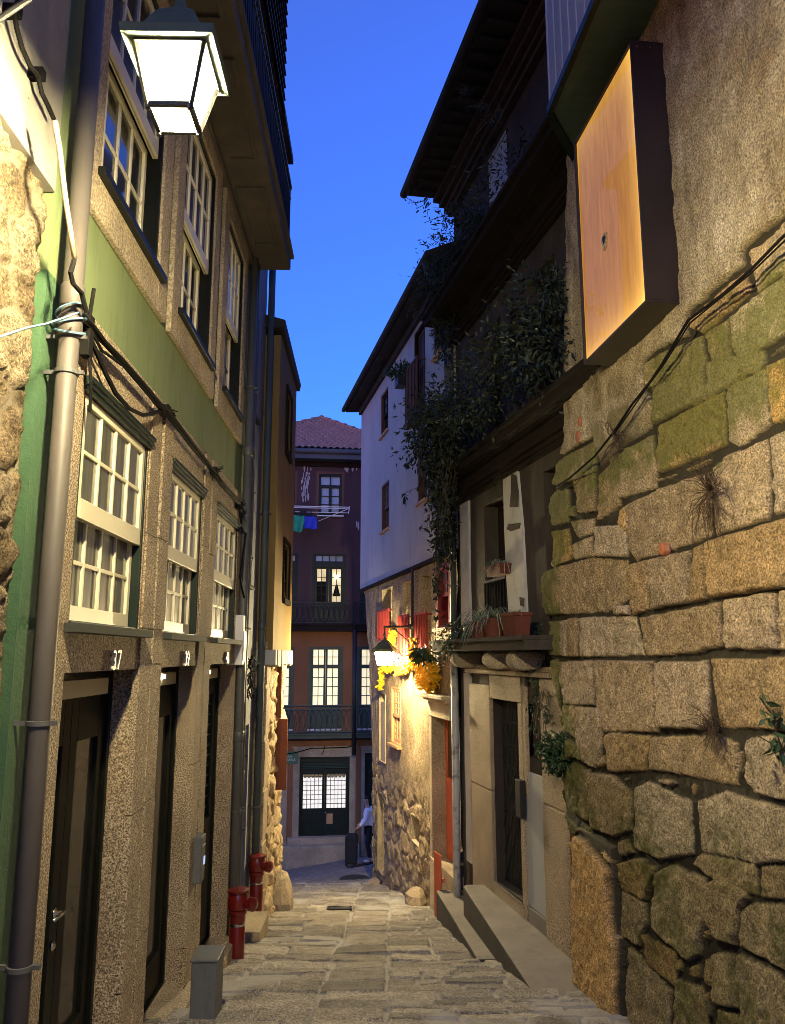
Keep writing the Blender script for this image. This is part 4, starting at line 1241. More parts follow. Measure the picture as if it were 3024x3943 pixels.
# three balcony slabs with mouldings and boarded undersides
for k, (z, pr, u0, u1, mat) in enumerate(((EYE + .05, .44, 8.35, RU1 - .06, M['dark_wall']), (EYE + 2.45, .36, RU0, RU1 - .1, M['dark_wood']), (EYE + 5.0, .52, RU0, RU1 - .05, M['dark_wood']))):
    b = MB()
    b.fbox(FR, u0, u1, z, z + .10, -.02, pr); b.fbox(FR, u0, u1 + .02, z + .10, z + .15, -.02, pr + .05)
    if k:
        for j in range(4):
            b.fbox(FR, u0, u1, z - .012, z - .002, .06 + j * .07, .12 + j * .07)
    for j, (e, q) in enumerate(((.06, .10), (.10, .05), (.15, .0))):
        b.fbox(FR, u0, u1, z - .12 - j * .0 - q - .05, z - .004 - q, .0, e) if k else None
    s = b.build('balcony_slab', mat, aban, bevel=.006)
    if k == 0:
        for cx in (565, 742, 330):
            u = FR.u(cD(cx, 130), .25)
            bb = MB()
            prof = [(.0, -.02), (.0, .34), (.06, .40), (.13, .40), (.19, .34), (.21, .25), (.20, .1), (.24, -.02)]
            bb.v += [FR.P(u + o, z - .01 - p, q) for o in (-.09, .09) for p, q in prof]
            m_ = len(prof)
            bb.f += [tuple(range(m_)), tuple(range(2 * m_ - 1, m_ - 1, -1))] + [(i, m_ + i, m_ + (i + 1) % m_, (i + 1) % m_) for i in range(m_)]
            bb.m += [0] * len(bb.f)
            bb.build('corbel', M['granite_pale'], aban, bevel=.03)
    elif k == 7:
        b = MB(); n = 44
        for i in range(n + 1):
            u = u0 + (u1 - u0) * i / n
            b.bar(FR.P(u, z + .15, pr), FR.P(u, z + .98, pr), .014)
        b.bar(FR.P(u0, z + .98, pr), FR.P(u1, z + .98, pr), .04, .03); b.bar(FR.P(u1, z + .98, pr), FR.P(u1, z + .98, 0), .04, .03)
        b.build('railing', M['iron'], aban)
# window grille with its box, upper openings
b = MB(); gz1 = EYE + .95
for i in range(9):
    u = opn[0] + (opn[1] - opn[0]) * i / 8
    b.bar(FR.P(u, EYE + .2, .01), FR.P(u, gz1, .01), .014)
b.bar(FR.P(opn[0], gz1, .01), FR.P(opn[1], gz1, .01), .03)
b.build('window_grille', M['iron'], aban)
for q in (opn, opn2, mid1, mid2):
    b = MB(); lattice(b, FR, q[0], q[1], q[2], q[3], -.26, -.20, 2, 1, .06, .7, .06); b.build('shuttered_door', M['dark_wood'], aban)
b = MB(); lattice(b, FR, top1[0], top1[1], top1[2], top1[3], -.06, -.01, 1, 2, .05, .3, .05)
w = b.build('attic_shutter', M['bay_pale'], aban)
b = MB(); b.fbox(FR, top1[0] + .05, top1[1] - .05, top1[2] + .3, top1[3] - .05, -.05, -.03); b.build('panel', M['bay_pale'], w)
# eave with a moulded cornice and gutter
b = MB()
for j, (e, q) in enumerate(((.10, .34), (.16, .27), (.24, .20), (.34, .13))):
    b.fbox(FR, RU0, RU1 + .02, ZE_D - q - .05, ZE_D - q + .022, .0, e)
b.build('cornice', M['dark_wall'], aban, bevel=.008)
b = MB()
b.hexa([FR.P(RU0 - 2, ZE_D - .04, .74), FR.P(RU1 + .12, ZE_D - .04, .74), FR.P(RU1 + .12, ZE_D + .02, -1), FR.P(RU0 - 2, ZE_D + .02, -1),
        FR.P(RU0 - 2, ZE_D + .10, .78), FR.P(RU1 + .12, ZE_D + .10, .78), FR.P(RU1 + .12, ZE_D + .9, -1), FR.P(RU0 - 2, ZE_D + .9, -1)])
for i in range(24):
    u = RU0 - 1 + i * .27
    if u < RU1 - .1:
        b.fbox(FR, u, u + .09, ZE_D - .085, ZE_D - .045, .30, .70)
b.tube([FR.P(RU0 - 2, ZE_D - .02, .80), FR.P(RU1 + .13, ZE_D - .03, .80)], .065, 10)
b.build('roof_eave', M['eave'], aban)
# boundary downpipe, stickered near the street
downpipe(FR, RU1 - .02, EYE + .1, EYE + 6.0, .05, aban, M['conduit'], (EYE + 3.4,), (EYE + 1.0, EYE + 4.4), d=.10)
downpipe(FR, RU1 - .02, -2.6, EYE + .1, .052, aban, M['sticker_pipe'], (EYE - .02,), (), d=.10, name='stickered_pipe')

# steps in front of the derelict house
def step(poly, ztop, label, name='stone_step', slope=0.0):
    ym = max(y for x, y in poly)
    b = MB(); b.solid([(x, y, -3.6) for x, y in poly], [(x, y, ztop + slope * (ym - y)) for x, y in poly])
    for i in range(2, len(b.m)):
        b.m[i] = 1  # risers get a darker stone than the treads
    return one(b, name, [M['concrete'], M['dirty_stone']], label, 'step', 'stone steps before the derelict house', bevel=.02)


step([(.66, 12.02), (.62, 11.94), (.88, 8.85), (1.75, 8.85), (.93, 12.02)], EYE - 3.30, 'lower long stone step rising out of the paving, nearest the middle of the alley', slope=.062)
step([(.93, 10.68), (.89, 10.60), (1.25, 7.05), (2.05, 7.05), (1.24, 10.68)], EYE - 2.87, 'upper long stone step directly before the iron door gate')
# doorbell box by the gate
b = MB(); u1, u0 = FR.u(cD(728, 1050), .06), FR.u(cD(790, 1050), .06)
um = (dg[0] + uR) / 2 - .03; z1, z0 = FR.z(cD(755, 925), .08), FR.z(cD(770, 1195), .08)
ib = thing('intercom_box', 'grey steel intercom with small amber lights beside the iron door gate', 'intercom', FR.P(um, z0, .06))
b = MB(); b.fbox(FR, um - .10, um + .05, z0, z1, .05, .12); b.build('case', M['iron'], ib, bevel=.006)
b = MB()
for q in (.3, .5, .7):
    b.fbox(FR, um + .0505, um + .056, z0 + (z1 - z0) * q - .008, z0 + (z1 - z0) * q + .008, .075, .095)
b.build('indicator_light', M['amber_led'], ib)

# ------------------------------------------------------------------ white house
def cW(x, y): return (1330 + x * .2798, 2200 + y * .2798)
def c5(x, y): return (900 + x * .5357, 2500 + y * .5357)
def c4(x, y): return (900 + x * .5357, 1500 + y * .5357)


WU0, WU1 = 11.945, 19.74
ZP = EYE + 1.565; ZE_W = EYE + 6.22
white = thing('white_house', 'white plastered house on a golden stone ground floor with red balcony rails', 'house', FR.P(15.8, gz(-.2, 15.4), -1))
dw = .06


def hole(F, tl, tr, br, bl, d=0.0):
    us = [F.u(p, d) for p in (tl, tr, br, bl)]
    return (us[1] + us[2]) / 2, (us[0] + us[3]) / 2, (F.z(bl, d) + F.z(br, d)) / 2, (F.z(tl, d) + F.z(tr, d)) / 2


uw = [hole(FR, (1669, 1152), (1711, 1081), (1711, 1325), (1672, 1388), dw), hole(FR, (1600, 1283), (1636, 1224), (1640, 1588), (1592, 1634), dw),
      hole(FR, (1466, 1516), (1496, 1497), (1496, 1653), (1468, 1685), dw), hole(FR, (1607, 1730), (1644, 1690), (1646, 1915), (1610, 1942), dw),
      hole(FR, (1470, 1870), (1499, 1848), (1500, 2030), (1469, 2052), dw)]
uw.append((12.25, 12.85, uw[3][2], uw[3][3]))
print('WHITE', [[round(v, 2) for v in q] for q in uw])
b = MB(); b.wall(FR, WU0, WU1, ZP, ZE_W, uw, depth=.16, d=dw, back=.5); b.build('plaster_wall', M['white_plaster'], white)
for k, h in enumerate(uw):
    if k == 1:
        w = lining(FR, h, .15, .06, white, M['dark_wood'], dw, 0, 'balcony_door')
        b = MB(); lattice(b, FR, h[0] + .06, h[1] - .06, h[2] + .04, h[3] - .06, dw - .12, dw - .07, 2, 5, .06, .2, .06); b.build('leaf_frame', M['brown_door'], w)
        b = MB(); b.fbox(FR, h[0] + .06, h[1] - .06, h[2] + .04, h[3] - .06, dw - .11, dw - .09); b.build('pane', M['dark_glass'], w)
        b = MB()
        for i in range(9):
            u = h[0] - .04 + (h[1] - h[0] + .08) * i / 8
            b.bar(FR.P(u, h[2] - .02, dw + .16), FR.P(u, h[2] + .98, dw + .16), .018)
        b.bar(FR.P(h[0] - .06, h[2] + .98, dw + .16), FR.P(h[1] + .06, h[2] + .98, dw + .16), .035)
        for u in (h[0] - .04, h[1] + .04):
            b.bar(FR.P(u, h[2] + .95, dw), FR.P(u, h[2] + .95, dw + .16), .02)
        b.fbox(FR, h[0] - .07, h[1] + .07, h[2] - .06, h[2] - .003, dw - .05, dw + .19)
        b.build('balcony_rail', M['brown_door'], w)
    else:
        sash(FR, h, white, M['brown_door'], M['brown_door'] if k in (3, 4) else M['dark_wood'], M['dark_glass'] if k != 4 else M['curtain'], depth=.15, nx=2 if k in (2,) else 3, ny=2, d=dw,
             sill=M['wood_frame'], big_rail=.07, d_up=-.05, d_lo=-.09, sillw=.05, w=.05)
b = MB()
b.hexa([FR.P(WU0 - .05, ZE_W - .06, .40), FR.P(WU1 + .35, ZE_W - .06, .40), FR.P(WU1 + .35, ZE_W + .02, -.6), FR.P(WU0 - .05, ZE_W + .02, -.6),
        FR.P(WU0 - .05, ZE_W + .09, .44), FR.P(WU1 + .38, ZE_W + .09, .44), FR.P(WU1 + .38, ZE_W + .6, -.6), FR.P(WU0 - .05, ZE_W + .6, -.6)])
b.fbox(FR, WU0, WU1, ZE_W - .22, ZE_W - .066, .04, .13)
b.tube([FR.P(WU0 - .1, ZE_W, .46), FR.P(WU1 + .36, ZE_W, .46)], .06, 10)
b.build('roof_eave', M['eave'], white)
b = MB(); b.tube([FR.P(WU0 + .1, ZE_W - .02, .46), FR.P(WU0 + .1, ZE_W - .22, .42), FR.P(WU0 + .06, ZE_W - .55, .16), FR.P(WU0 + .06, ZE_W - .8, .12), FR.P(WU0 + .06, ZP, .12)], .05, 12)
b.build('downpipe', M['conduit'], white, smooth=True)
b = MB(); b.fbox(FR, WU0, WU1, ZP - .05, ZE_W, -5, -.52); b.fbox(FR, WU0, 17.3, -4.5, ZP - .05, -5, -.52); b.build('house_body', M['dark_wall'], white)
b = MB(); b.fbox(FR, WU0, WU1 + .01, ZP - .07, ZP - .004, -.3, .10); b.build('beam', M['dark_wood'], white)
# golden stone ground floor
lw = [hole(FR, cW(535, 262), cW(668, 200), cW(668, 960), cW(535, 975)), hole(FR, cW(825, 165), cW(942, 110), cW(950, 1270), cW(825, 1290)),
      hole(FR, cW(1060, 65), cW(1198, 15), cW(1205, 1330), cW(1060, 1350)), hole(FR, cW(1300, -60), cW(1478, -130), cW(1478, 765), cW(1306, 790)),
      hole(FR, c5(1147, 262), c5(1215, 270), c5(1218, 700), c5(1150, 672)), hole(FR, c5(1056, 318), c5(1104, 322), c5(1108, 825), c5(1068, 800)),
      (12.2, FR.u((1684, 3000)), EYE - 3.08, EYE - .96), hole(FR, c5(1042, 1010), c5(1086, 1050), c5(1092, 1620), c5(1060, 1600)),
      hole(FR, c5(1292, 1185), c5(1355, 1215), c5(1352, 1420), c5(1296, 1370))]
lw = [(a, c, z0, min(z1, ZP - .12)) for a, c, z0, z1 in lw]
print('LOW', [[round(v, 2) for v in q] for q in lw])
ce = sorted(FR.uz(q)[::-1] for q in ((1402, 2262), (1408, 2300), (1414, 2410), (1425, 2500), (1430, 2700), (1437, 2821), (1441, 3250), (1446, 3400), (1448, 3460)))
cz_ = np.array([q[0] for q in ce]); cu_ = np.array([q[1] for q in ce]); UW = max(q[1] for q in lw) + .12
us = np.unique(np.round(np.concatenate([np.linspace(WU0, WU1, 250), [q for h in lw for q in h[:2]]]), 4))
zs = np.unique(np.round(np.concatenate([np.linspace(-4.6, ZP - .02, 250), [q for h in lw for q in h[2:4]]]), 4))
U, Z = np.meshgrid(us, zs)
sd, idx = stones_voronoi(U, Z, .44, .31, 61, .09, 3)
h, rnd, mort = relief(sd, idx, U, Z, bulge=.032, edge=.035, off=.025, tilt=.10, mortar=-.004, rough=.035, rs=11, seed=62, n=9000)
Zr = Z - EYE
pl = np.clip((Zr + 2.5 + 1.1 * fbm(U * .9, Z * .9, 3, 63)) * 3, 0, 1)
hp = .03 + .05 * fbm(U * 5, Z * 2.6, 6, 64) + .02 * np.clip(sd, 0, .05)
h = h * (1 - pl) + hp * pl
mort = np.clip(mort * (1 - .35 * pl), 0, 1)
uc = (us[:-1] + us[1:]) / 2; zc = (zs[:-1] + zs[1:]) / 2
UC, ZC = np.meshgrid(uc, zc)
keep = np.ones(UC.shape, bool)
for q in lw:
    keep &= ~((UC > q[0]) & (UC < q[1]) & (ZC > q[2]) & (ZC < q[3]))
h = np.where(U > WU1 - .1, h - .06 * (1 - np.sqrt(np.clip((WU1 - U) / .1, 0, 1))), h)
UEND = np.interp(Z, cz_, cu_)
U = np.where(U > UW, UW + (U - UW) * (UEND - UW) / (WU1 - UW), U)
Pw = fac_points(FR, U, Z, h)
grid_mesh('stone_wall', Pw, {'rnd': rnd, 'mort': mort, 'moss': np.zeros(U.shape) - 1.15}, M['rubble_far'], white, keep=keep)
for q in lw:                             # reveals of every opening
    b = MB(); u0, u1, z0, z1 = q
    b.quad(FR.P(u0, z0, .05), FR.P(u0, z1, .05), FR.P(u0, z1, -.3), FR.P(u0, z0, -.3)); b.quad(FR.P(u1, z0, .05), FR.P(u1, z1, .05), FR.P(u1, z1, -.3), FR.P(u1, z0, -.3))
    b.quad(FR.P(u0, z1, .05), FR.P(u1, z1, .05), FR.P(u1, z1, -.3), FR.P(u0, z1, -.3)); b.quad(FR.P(u0, z0, .05), FR.P(u1, z0, .05), FR.P(u1, z0, -.3), FR.P(u0, z0, -.3))
    b.quad(FR.P(u0, z0, -.3), FR.P(u1, z0, -.3), FR.P(u1, z1, -.3), FR.P(u0, z1, -.3))
    b.build('reveal', M['granite_pale'], white)
b = MB()
col_ = Pw[::6, -1]
for p, q in zip(col_, col_[1:]):
    p, q = Vector(p), Vector(q); o_ = Vector((-FR.n.x, -FR.n.y, 0)) * .8
    b.quad(p, q, q + o_, p + o_)
b.build('end_wall', M['granite_pale'], white)

for k in range(3):                       # tall boarded openings with red balustrades
    q = lw[k]
    b = MB(); lattice(b, FR, q[0], q[1], q[2], q[3], -.22, -.16, 1, 3, .05, .1, .05); b.fbox(FR, q[0] + .05, q[1] - .05, q[2] + .1, q[3] - .05, -.2, -.18)
    w = b.build('shutter_door', M['brown_door'], white)
    b = MB(); zt2 = q[2] + min(1.15, (q[3] - q[2]) * .58); n = 7
    for i in range(n + 1):
        u = q[0] - .05 + (q[1] - q[0] + .1) * i / n
        b.bar(FR.P(u, q[2] + .02, .12), FR.P(u, zt2, .12), .034, .022)
    for zz in (q[2] + .04, zt2):
        b.bar(FR.P(q[0] - .07, zz, .12), FR.P(q[1] + .07, zz, .12), .03, .04)
    for u in (q[0] - .05, q[1] + .05):
        b.bar(FR.P(u, zt2 - .03, 0), FR.P(u, zt2 - .03, .12), .025)
    b.build('balustrade', M['red_wood'], w)
q = lw[3]
w = lining(FR, q, .2, .07, white, M['red_wood'], .055, 0, 'red_window')
b = MB(); zm = (q[2] + q[3]) / 2; lattice(b, FR, q[0] + .07, q[1] - .07, zm, q[3] - .07, -.05, -.01, 2, 2, .05, .06, .05); b.build('upper_sash', M['red_wood'], w)
b = MB(); b.fbox(FR, q[0] + .07, q[1] - .07, zm, q[3] - .07, -.035, -.028); b.build('pane', M['curtain'], w)
b = MB(); b.fbox(FR, q[0] + .07, q[1] - .07, q[2] + .04, zm, -.16, -.14); b.build('curtain', M['ochre'], w)
b = MB(); b.fbox(FR, q[0] - .05, q[1] + .05, q[2] - .05, q[2] - .003, -.05, .12); b.build('sill', M['wood_frame'], w)
sash(FR, lw[4], white, M['wood_frame'], M['wood_frame'], M['curtain'], depth=.12, nx=3, ny=4, d=.05, sill=M['wood_frame'], big_rail=.06, d_up=-.02, d_lo=-.05, w=.05)
q = lw[5]; b = MB(); b.fbox(FR, q[0], q[1], q[2], q[3] - .18, -.05, .01); b.fbox(FR, q[0], q[1], q[3] - .18, q[3], -.1, -.06); b.build('blind_window', M['granite_pale'], white)
q = lw[6]; b = MB(); lattice(b, FR, q[0], q[1], q[2], q[3], -.2, -.14, 1, 1, .05, .05, .05)
b.fbox(FR, q[0] + .05, q[1] - .05, q[2] + .05, q[2] + 1.2, -.18, -.13); dd = b.build('door', M['orange_door'], white)
b = MB(); b.fbox(FR, q[0] + .05, q[1] - .05, q[2] + 1.2, q[3] - .05, -.185, -.17); b.build('door_panel', M['brown_door'], dd)
b = MB(); b.fbox(FR, q[0] - .1, q[1] + .12, -2.9, q[2] - .003, -.2, .10); b.build('doorstep', M['granite_pale'], dd, bevel=.01)
b = MB(); b.fbox(FR, q[0] - .02, q[1] + .16, q[3] + .004, q[3] + .25, .0, .10)
b.fbox(FR, q[0] - .04, q[1] + .22, q[3] + .25, q[3] + .30, .0, .17); b.fbox(FR, q[0] - .05, q[1] + .28, q[3] + .30, q[3] + .36, .0, .24)
b.fbox(FR, q[1] + .004, q[1] + .14, q[2] - .4, q[3], .02, .085)
b.build('stone_lintel', M['granite_pale'], white, bevel=.012)
q = lw[7]; b = MB(); lattice(b, FR, q[0], q[1], q[2], q[3], -.2, -.14, 2, 3, .07, .3, .07); b.fbox(FR, q[0], q[1], q[2], q[3], -.19, -.17); b.build('low_door', M['black_paint'], white)
q = lw[8]; b = MB(); b.fbox(FR, q[0], q[1], q[2], q[3], -.29, -.2); b.build('niche', M['dark_wood'], white)
# orange board at the end of the lower step
b = MB(); b.hexa([(.60, 12.10, EYE - 4.0), (.70, 12.06, EYE - 4.0), (.71, 12.10, EYE - 4.0), (.61, 12.14, EYE - 4.0),
                  (.60, 12.10, EYE - 2.80), (.70, 12.06, EYE - 2.86), (.71, 12.10, EYE - 2.86), (.61, 12.14, EYE - 2.80)])
b.box((.70, 12.11, EYE - 3.2), .10, .03, .06, -.4)
one(b, 'painted_board', M['orange_door'], 'narrow salmon orange board standing upright at the far end of the lower step', 'board', bevel=.004)
# stone slabs leaning at the foot of the white house
for k, (px, py, s, lab) in enumerate(((1640, 3480, .34, 'rounded kerb stone against the white house by the orange board'), (1470, 3425, .26, 'flat dark corner stone at the foot of the far end of the white house'))):
    u, _ = FR.uz((px, py)); c = base(FR, u, .16); rng = random.Random(40 + k); b = MB(); rings = []
    for z_, rr in ((-.2, 1.0), (.25, 1.0), (.55, .8), (.75, .35)) if k == 0 else ((-.3, 1.0), (.2, 1.0), (.3, .85), (.34, .3)):
        rings.append([c + Vector((math.cos(t) * rr * s * .6 * rng.uniform(.8, 1.1), math.sin(t) * rr * s * rng.uniform(.85, 1.1), z_ * s)) for t in [i * math.pi / 5 for i in range(10)]])
    for r0, r1 in zip(rings, rings[1:]):
        for i in range(10):
            b.quad(r0[i], r0[(i + 1) % 10], r1[(i + 1) % 10], r1[i])
    n = len(b.v); b.v += rings[-1]; b.f.append(tuple(range(n, n + 10))); b.m.append(0)
    one(b, 'kerb_stone', M['granite'], lab, 'stone')

# ------------------------------------------------------------------ house closing the view
def c7(x, y): return (1050 + x * .4335, 2400 + y * .4335)
def cS(x, y): return (1050 + x * .3422, 1550 + y * .3422)


E = FE.uz
endh = thing('brown_house', 'far house with brown boarded upper floors, tiled hip roof and lit orange middle floor', 'house', FE.P(.5, gz(-.5, 26.8), -2))
EU0, EU1 = -6.5, 5.0
zEave = E((1254, 1762))[1]; zMid = E((1254, 2432))[1]; zBal = E((1254, 2838))[1]; zBalT = E((1254, 2818))[1]
uc = E((1254, 2600))[0]
sp = 1.62
wt = [uc + E((1262, 1900))[0] - E((1254, 1900))[0] + k * sp for k in (-1, 0, 1)]
hw = (E((1306, 1900))[0] - E((1217, 1900))[0]) / 2
z0, z1 = E((1262, 1985))[1], E((1262, 1826))[1]
top = [(u - hw, u + hw, z0, z1) for u in wt]
dwz0, dwz1 = E((1254, 2405))[1] + .05, E((1254, 2132))[1]
hw2 = (E((1320, 2250))[0] - E((1189, 2250))[0]) / 2
mid = [(u - hw2, u + hw2, dwz0, dwz1) for u in wt]
hw3 = (E((1320, 2600))[0] - E((1187, 2600))[0]) / 2
lz0, lz1 = zBalT + .04, E((1254, 2490))[1]
lowr = [(uc + k * sp - hw3, uc + k * sp + hw3, lz0, lz1) for k in (-1, 0, 1)]
dd0, dd1 = E(c7(236, 1550))[0], E(c7(682, 1550))[0]
dz0, dz1 = E(c7(458, 1890))[1], E(c7(458, 1188))[1]
rdoor = (E(c7(818, 1500))[0], E(c7(818, 1500))[0] + 1.0, dz0, dz1 + .1)
print('END', [round(v, 2) for v in (zEave, zMid, zBal, uc, dd0, dd1, dz0, dz1)], top[1], mid[1], lowr[1])
b = MB(); b.wall(FE, EU0, EU1, zMid, zEave, top + mid, depth=.16, back=4); 
k = 0; u = EU0
while u < EU1:                           # upright boards with cover strips
    for (a, c) in ((zMid, dwz0), (dwz1, z0 - .03), (z1, zEave)):
        b.fbox(FE, u, u + .035, a + .002, c - .002, -.01, .016)
    for (a, c), hs in (((dwz0, dwz1), mid), ((z0 - .03, z1), top)):
        if not any(h[0] - .12 < u + .02 < h[1] + .12 for h in hs):
            b.fbox(FE, u, u + .035, a, c, -.01, .016)
    u += .105
b.build('boarded_wall', surf('brown_boards', (.048, .022, .021), (.066, .031, .029), .7, 2.2, (1, 1, .3), (.50, .47, .46), 2.6, 0.0, 50, .1, .003), endh)
b = MB()                                 # places where the paint has flaked to white
rng = random.Random(5)
for (x, y, n, sx, sy) in ((384, 850, 26, 22, 95), (355, 960, 14, 18, 60), (870, 740, 7, 30, 8), (962, 1395, 5, 12, 20)):
    for _ in range(n):
        u, z = E(cS(x + rng.gauss(0, sx), y + rng.gauss(0, sy)))
        w, h = rng.uniform(.01, .035), rng.uniform(.03, .16)
        b.prism(FE, [(u - w, z), (u, z - h), (u + w, z - h * .2), (u + w * .6, z + h * .8), (u - w * .5, z + h)], .0165, .0185)
b.build('flaked_paint', M['white_plaster'], endh)
b = MB(); b.wall(FE, EU0, EU1, dz1 + .3, zMid, lowr, depth=.18, d=-.02, back=4); b.build('plaster_wall', M['orange_plaster'], endh)
b = MB(); b.wall(FE, EU0, EU1, -6, dz1 + .3, [(dd0, dd1, dz0, dz1), rdoor], depth=.22, d=-.02, back=4); b.build('ground_wall', M['granite_pale'], endh)
b = MB(); b.fbox(FE, dd0 - .28, dd0 - .003, -6, dz1, .0, .03); b.fbox(FE, dd1 + .003, dd1 + .26, -6, dz1, .0, .03); b.fbox(FE, dd0 - .28, dd1 + .26, dz1 + .003, dz1 + .34, .0, .035)
b.fbox(FE, rdoor[0] - .16, rdoor[0] - .003, -6, dz1 + .2, .0, .03); b.fbox(FE, rdoor[0] - .16, rdoor[1], dz1 + .203, dz1 + .34, .0, .034)
b.build('granite_frame', M['granite_pale'], endh, bevel=.01)
b = MB()
for x0, x1 in ((130, 178), (736, 785)):
    b.fbox(FE, E(c7(x0, 1500))[0], E(c7(x1, 1500))[0], E(c7(150, 1940))[1] if x0 < 200 else -5.5, dz1 + .30, .0, .042)
b.build('painted_strip', M['orange_plaster'], endh)
# top windows with lace
for k, h in enumerate(top):
    w = lining(FE, h, .15, .05, endh, M['green_paint'], .0, 0)
    b = MB(); a, c = h[0] + .05, h[1] - .05; um = (a + c) / 2; zt = h[3] - .05 - (h[3] - h[2]) * .26
    lattice(b, FE, a, um, zt + .02, h[3] - .05, -.08, -.03, 1, 1, .02, .03, .03); lattice(b, FE, um, c, zt + .02, h[3] - .05, -.08, -.03, 1, 1, .02, .03, .03)
    lattice(b, FE, a, um - .002, h[2] + .04, zt, -.09, -.03, 1, 3, .05, .06, .05, .02); lattice(b, FE, um + .002, c, h[2] + .04, zt, -.09, -.03, 1, 3, .05, .06, .05, .02)
    b.build('casement', M['green_paint'], w)
    b = MB(); b.fbox(FE, a, c, h[2] + .04, h[3] - .05, -.12, -.10); b.build('lace_curtain', M['blue_curtain'], w)
    b = MB(); b.fbox(FE, h[0] - .05, h[1] + .07, h[2] - .04, h[2], -.05, .09); b.build('sill', M['white_paint'], w)
    b = MB(); q = .09; b.fbox(FE, h[0] - q, h[0], h[2], h[3] + q, .0, .03); b.fbox(FE, h[1], h[1] + q, h[2], h[3] + q, .0, .03); b.fbox(FE, h[0], h[1], h[3], h[3] + q, .0, .03)
    b.build('architrave', M['brown_door'], w)
# middle french doors, the central one lit
for k, h in enumerate(mid):
    w = lining(FE, h, .15, .07, endh, M['green_paint'], .0, 0, 'french_door')
    a, c = h[0] + .07, h[1] - .07; um = (a + c) / 2
    zt1 = E((1254, 2162))[1]; zp0, zp1 = E((1254, 2320))[1], E((1254, 2190))[1]
    b = MB(); lattice(b, FE, a, c, zt1 - .03, h[3] - .04, -.08, -.03, 4, 1, .05, .04, .03, .03)
    b.fbox(FE, a, c, zt1 - .20, zt1 - .03, -.1, .02)
    for p, q in ((a, um - .003), (um + .003, c)):
        lattice(b, FE, p, q, h[2], zt1 - .20, -.09, -.03, 2, 1, .10, zp0 - h[2], zt1 - .20 - zp1, .02)
        for j in (1, 2, 3):
            z = zp0 + (zp1 - zp0) * j / 4
            b.fbox(FE, p + .1, q - .1, z - .01, z + .01, -.088, -.032)
    b.build('door_frame', M['green_paint'], w)
    b = MB(); b.fbox(FE, a, c, zt1, h[3] - .04, -.115, -.10); b.build('transom_pane', M['blue_curtain'], w)
    b = MB(); b.fbox(FE, a, c, zp0, zp1, -.13, -.11); b.build('pane', M['lit_room'] if k == 1 else M['dark_glass'], w)
    if k == 1:                            # things seen in the room: a cupboard and a hanging lamp
        b = MB(); b.fbox(FE, a + .08, a + .42, zp0, zp0 + .72, -.109, -.10); b.build('cupboard', M['dark_wood'], w)
        b = MB(); ul = um + (c - um) * .52
        b.prism(FE, [(ul - .13, zp0 + .22), (ul + .13, zp0 + .22), (ul + .03, zp0 + .62), (ul - .03, zp0 + .62)], -.109, -.10); b.build('hanging_coat', M['dark_wood'], w)
        b = MB(); b.lathe(FE.P(ul, zp0 + .86, -.1), [(.02, .1), (.09, .06), (.10, 0), (.06, -.06), (.01, -.08)], 14); b.build('ceiling_globe', emit('globe', (1, .85, .55), (1, .9, .6), 3.0), w)
# upper balcony: dark iron
def balcony(u0, u1, zt, zb, pr, mat, zr, loops, name, rm):
    b = MB(); b.fbox(FE, u0, u1, zb, zt, -.02, pr); b.fbox(FE, u0 - .01, u1 + .01, zt - .05, zt + .002, -.02, pr + .04)
    s = b.build(name, mat, endh, bevel=.006)
    b = MB(); d = pr - .02; n = int((u1 - u0) / loops)
    b.bar(FE.P(u0, zr, d), FE.P(u1, zr, d), .035, .03); b.bar(FE.P(u0, zt + .05, d), FE.P(u1, zt + .05, d), .02); b.bar(FE.P(u0, zr - .12, d), FE.P(u1, zr - .12, d), .018)
    for i in range(n):
        uu = u0 + (i + .5) * (u1 - u0) / n; hz = (zr - .12 - zt - .05) / 2; cz = zt + .05 + hz
        b.tube([FE.P(uu + loops * .98 * math.cos(t), cz + hz * math.sin(t), d + .008 * (i % 2)) for t in [q * math.pi / 9 for q in range(19)]], .011, 5, caps=False)
    for uu in (u0, u1):
        b.bar(FE.P(uu, zt, d), FE.P(uu, zr, d), .03); b.bar(FE.P(uu, zr, d), FE.P(uu, zr, 0), .03)
        b.tube([FE.P(uu, zt + .2 + .12 * math.sin(t), d - .02 + .05 * math.cos(t)) for t in [q * math.pi / 5 for q in range(11)]], .012, 5)
    b.build('iron_railing', rm, s)


zm2 = E((1254, 2405))[1]
zr1 = E((1254, 2322))[1]
ue = E((1350, 2760))[0]
for (a, c) in ((-6, ue + .02), (ue + .16, 4.5)):
    balcony(a, c, zm2, zMid, .45, M['dark_wood'], zr1, .17, 'upper_balcony', M['iron'])
    balcony(a, c, zBalT, zBal, .55, M['fascia_green'], E((1254, 2712))[1], .17, 'lower_balcony', surf('rail_green', (.06, .075, .055), (.085, .10, .075), .5, 4, bst=.1))
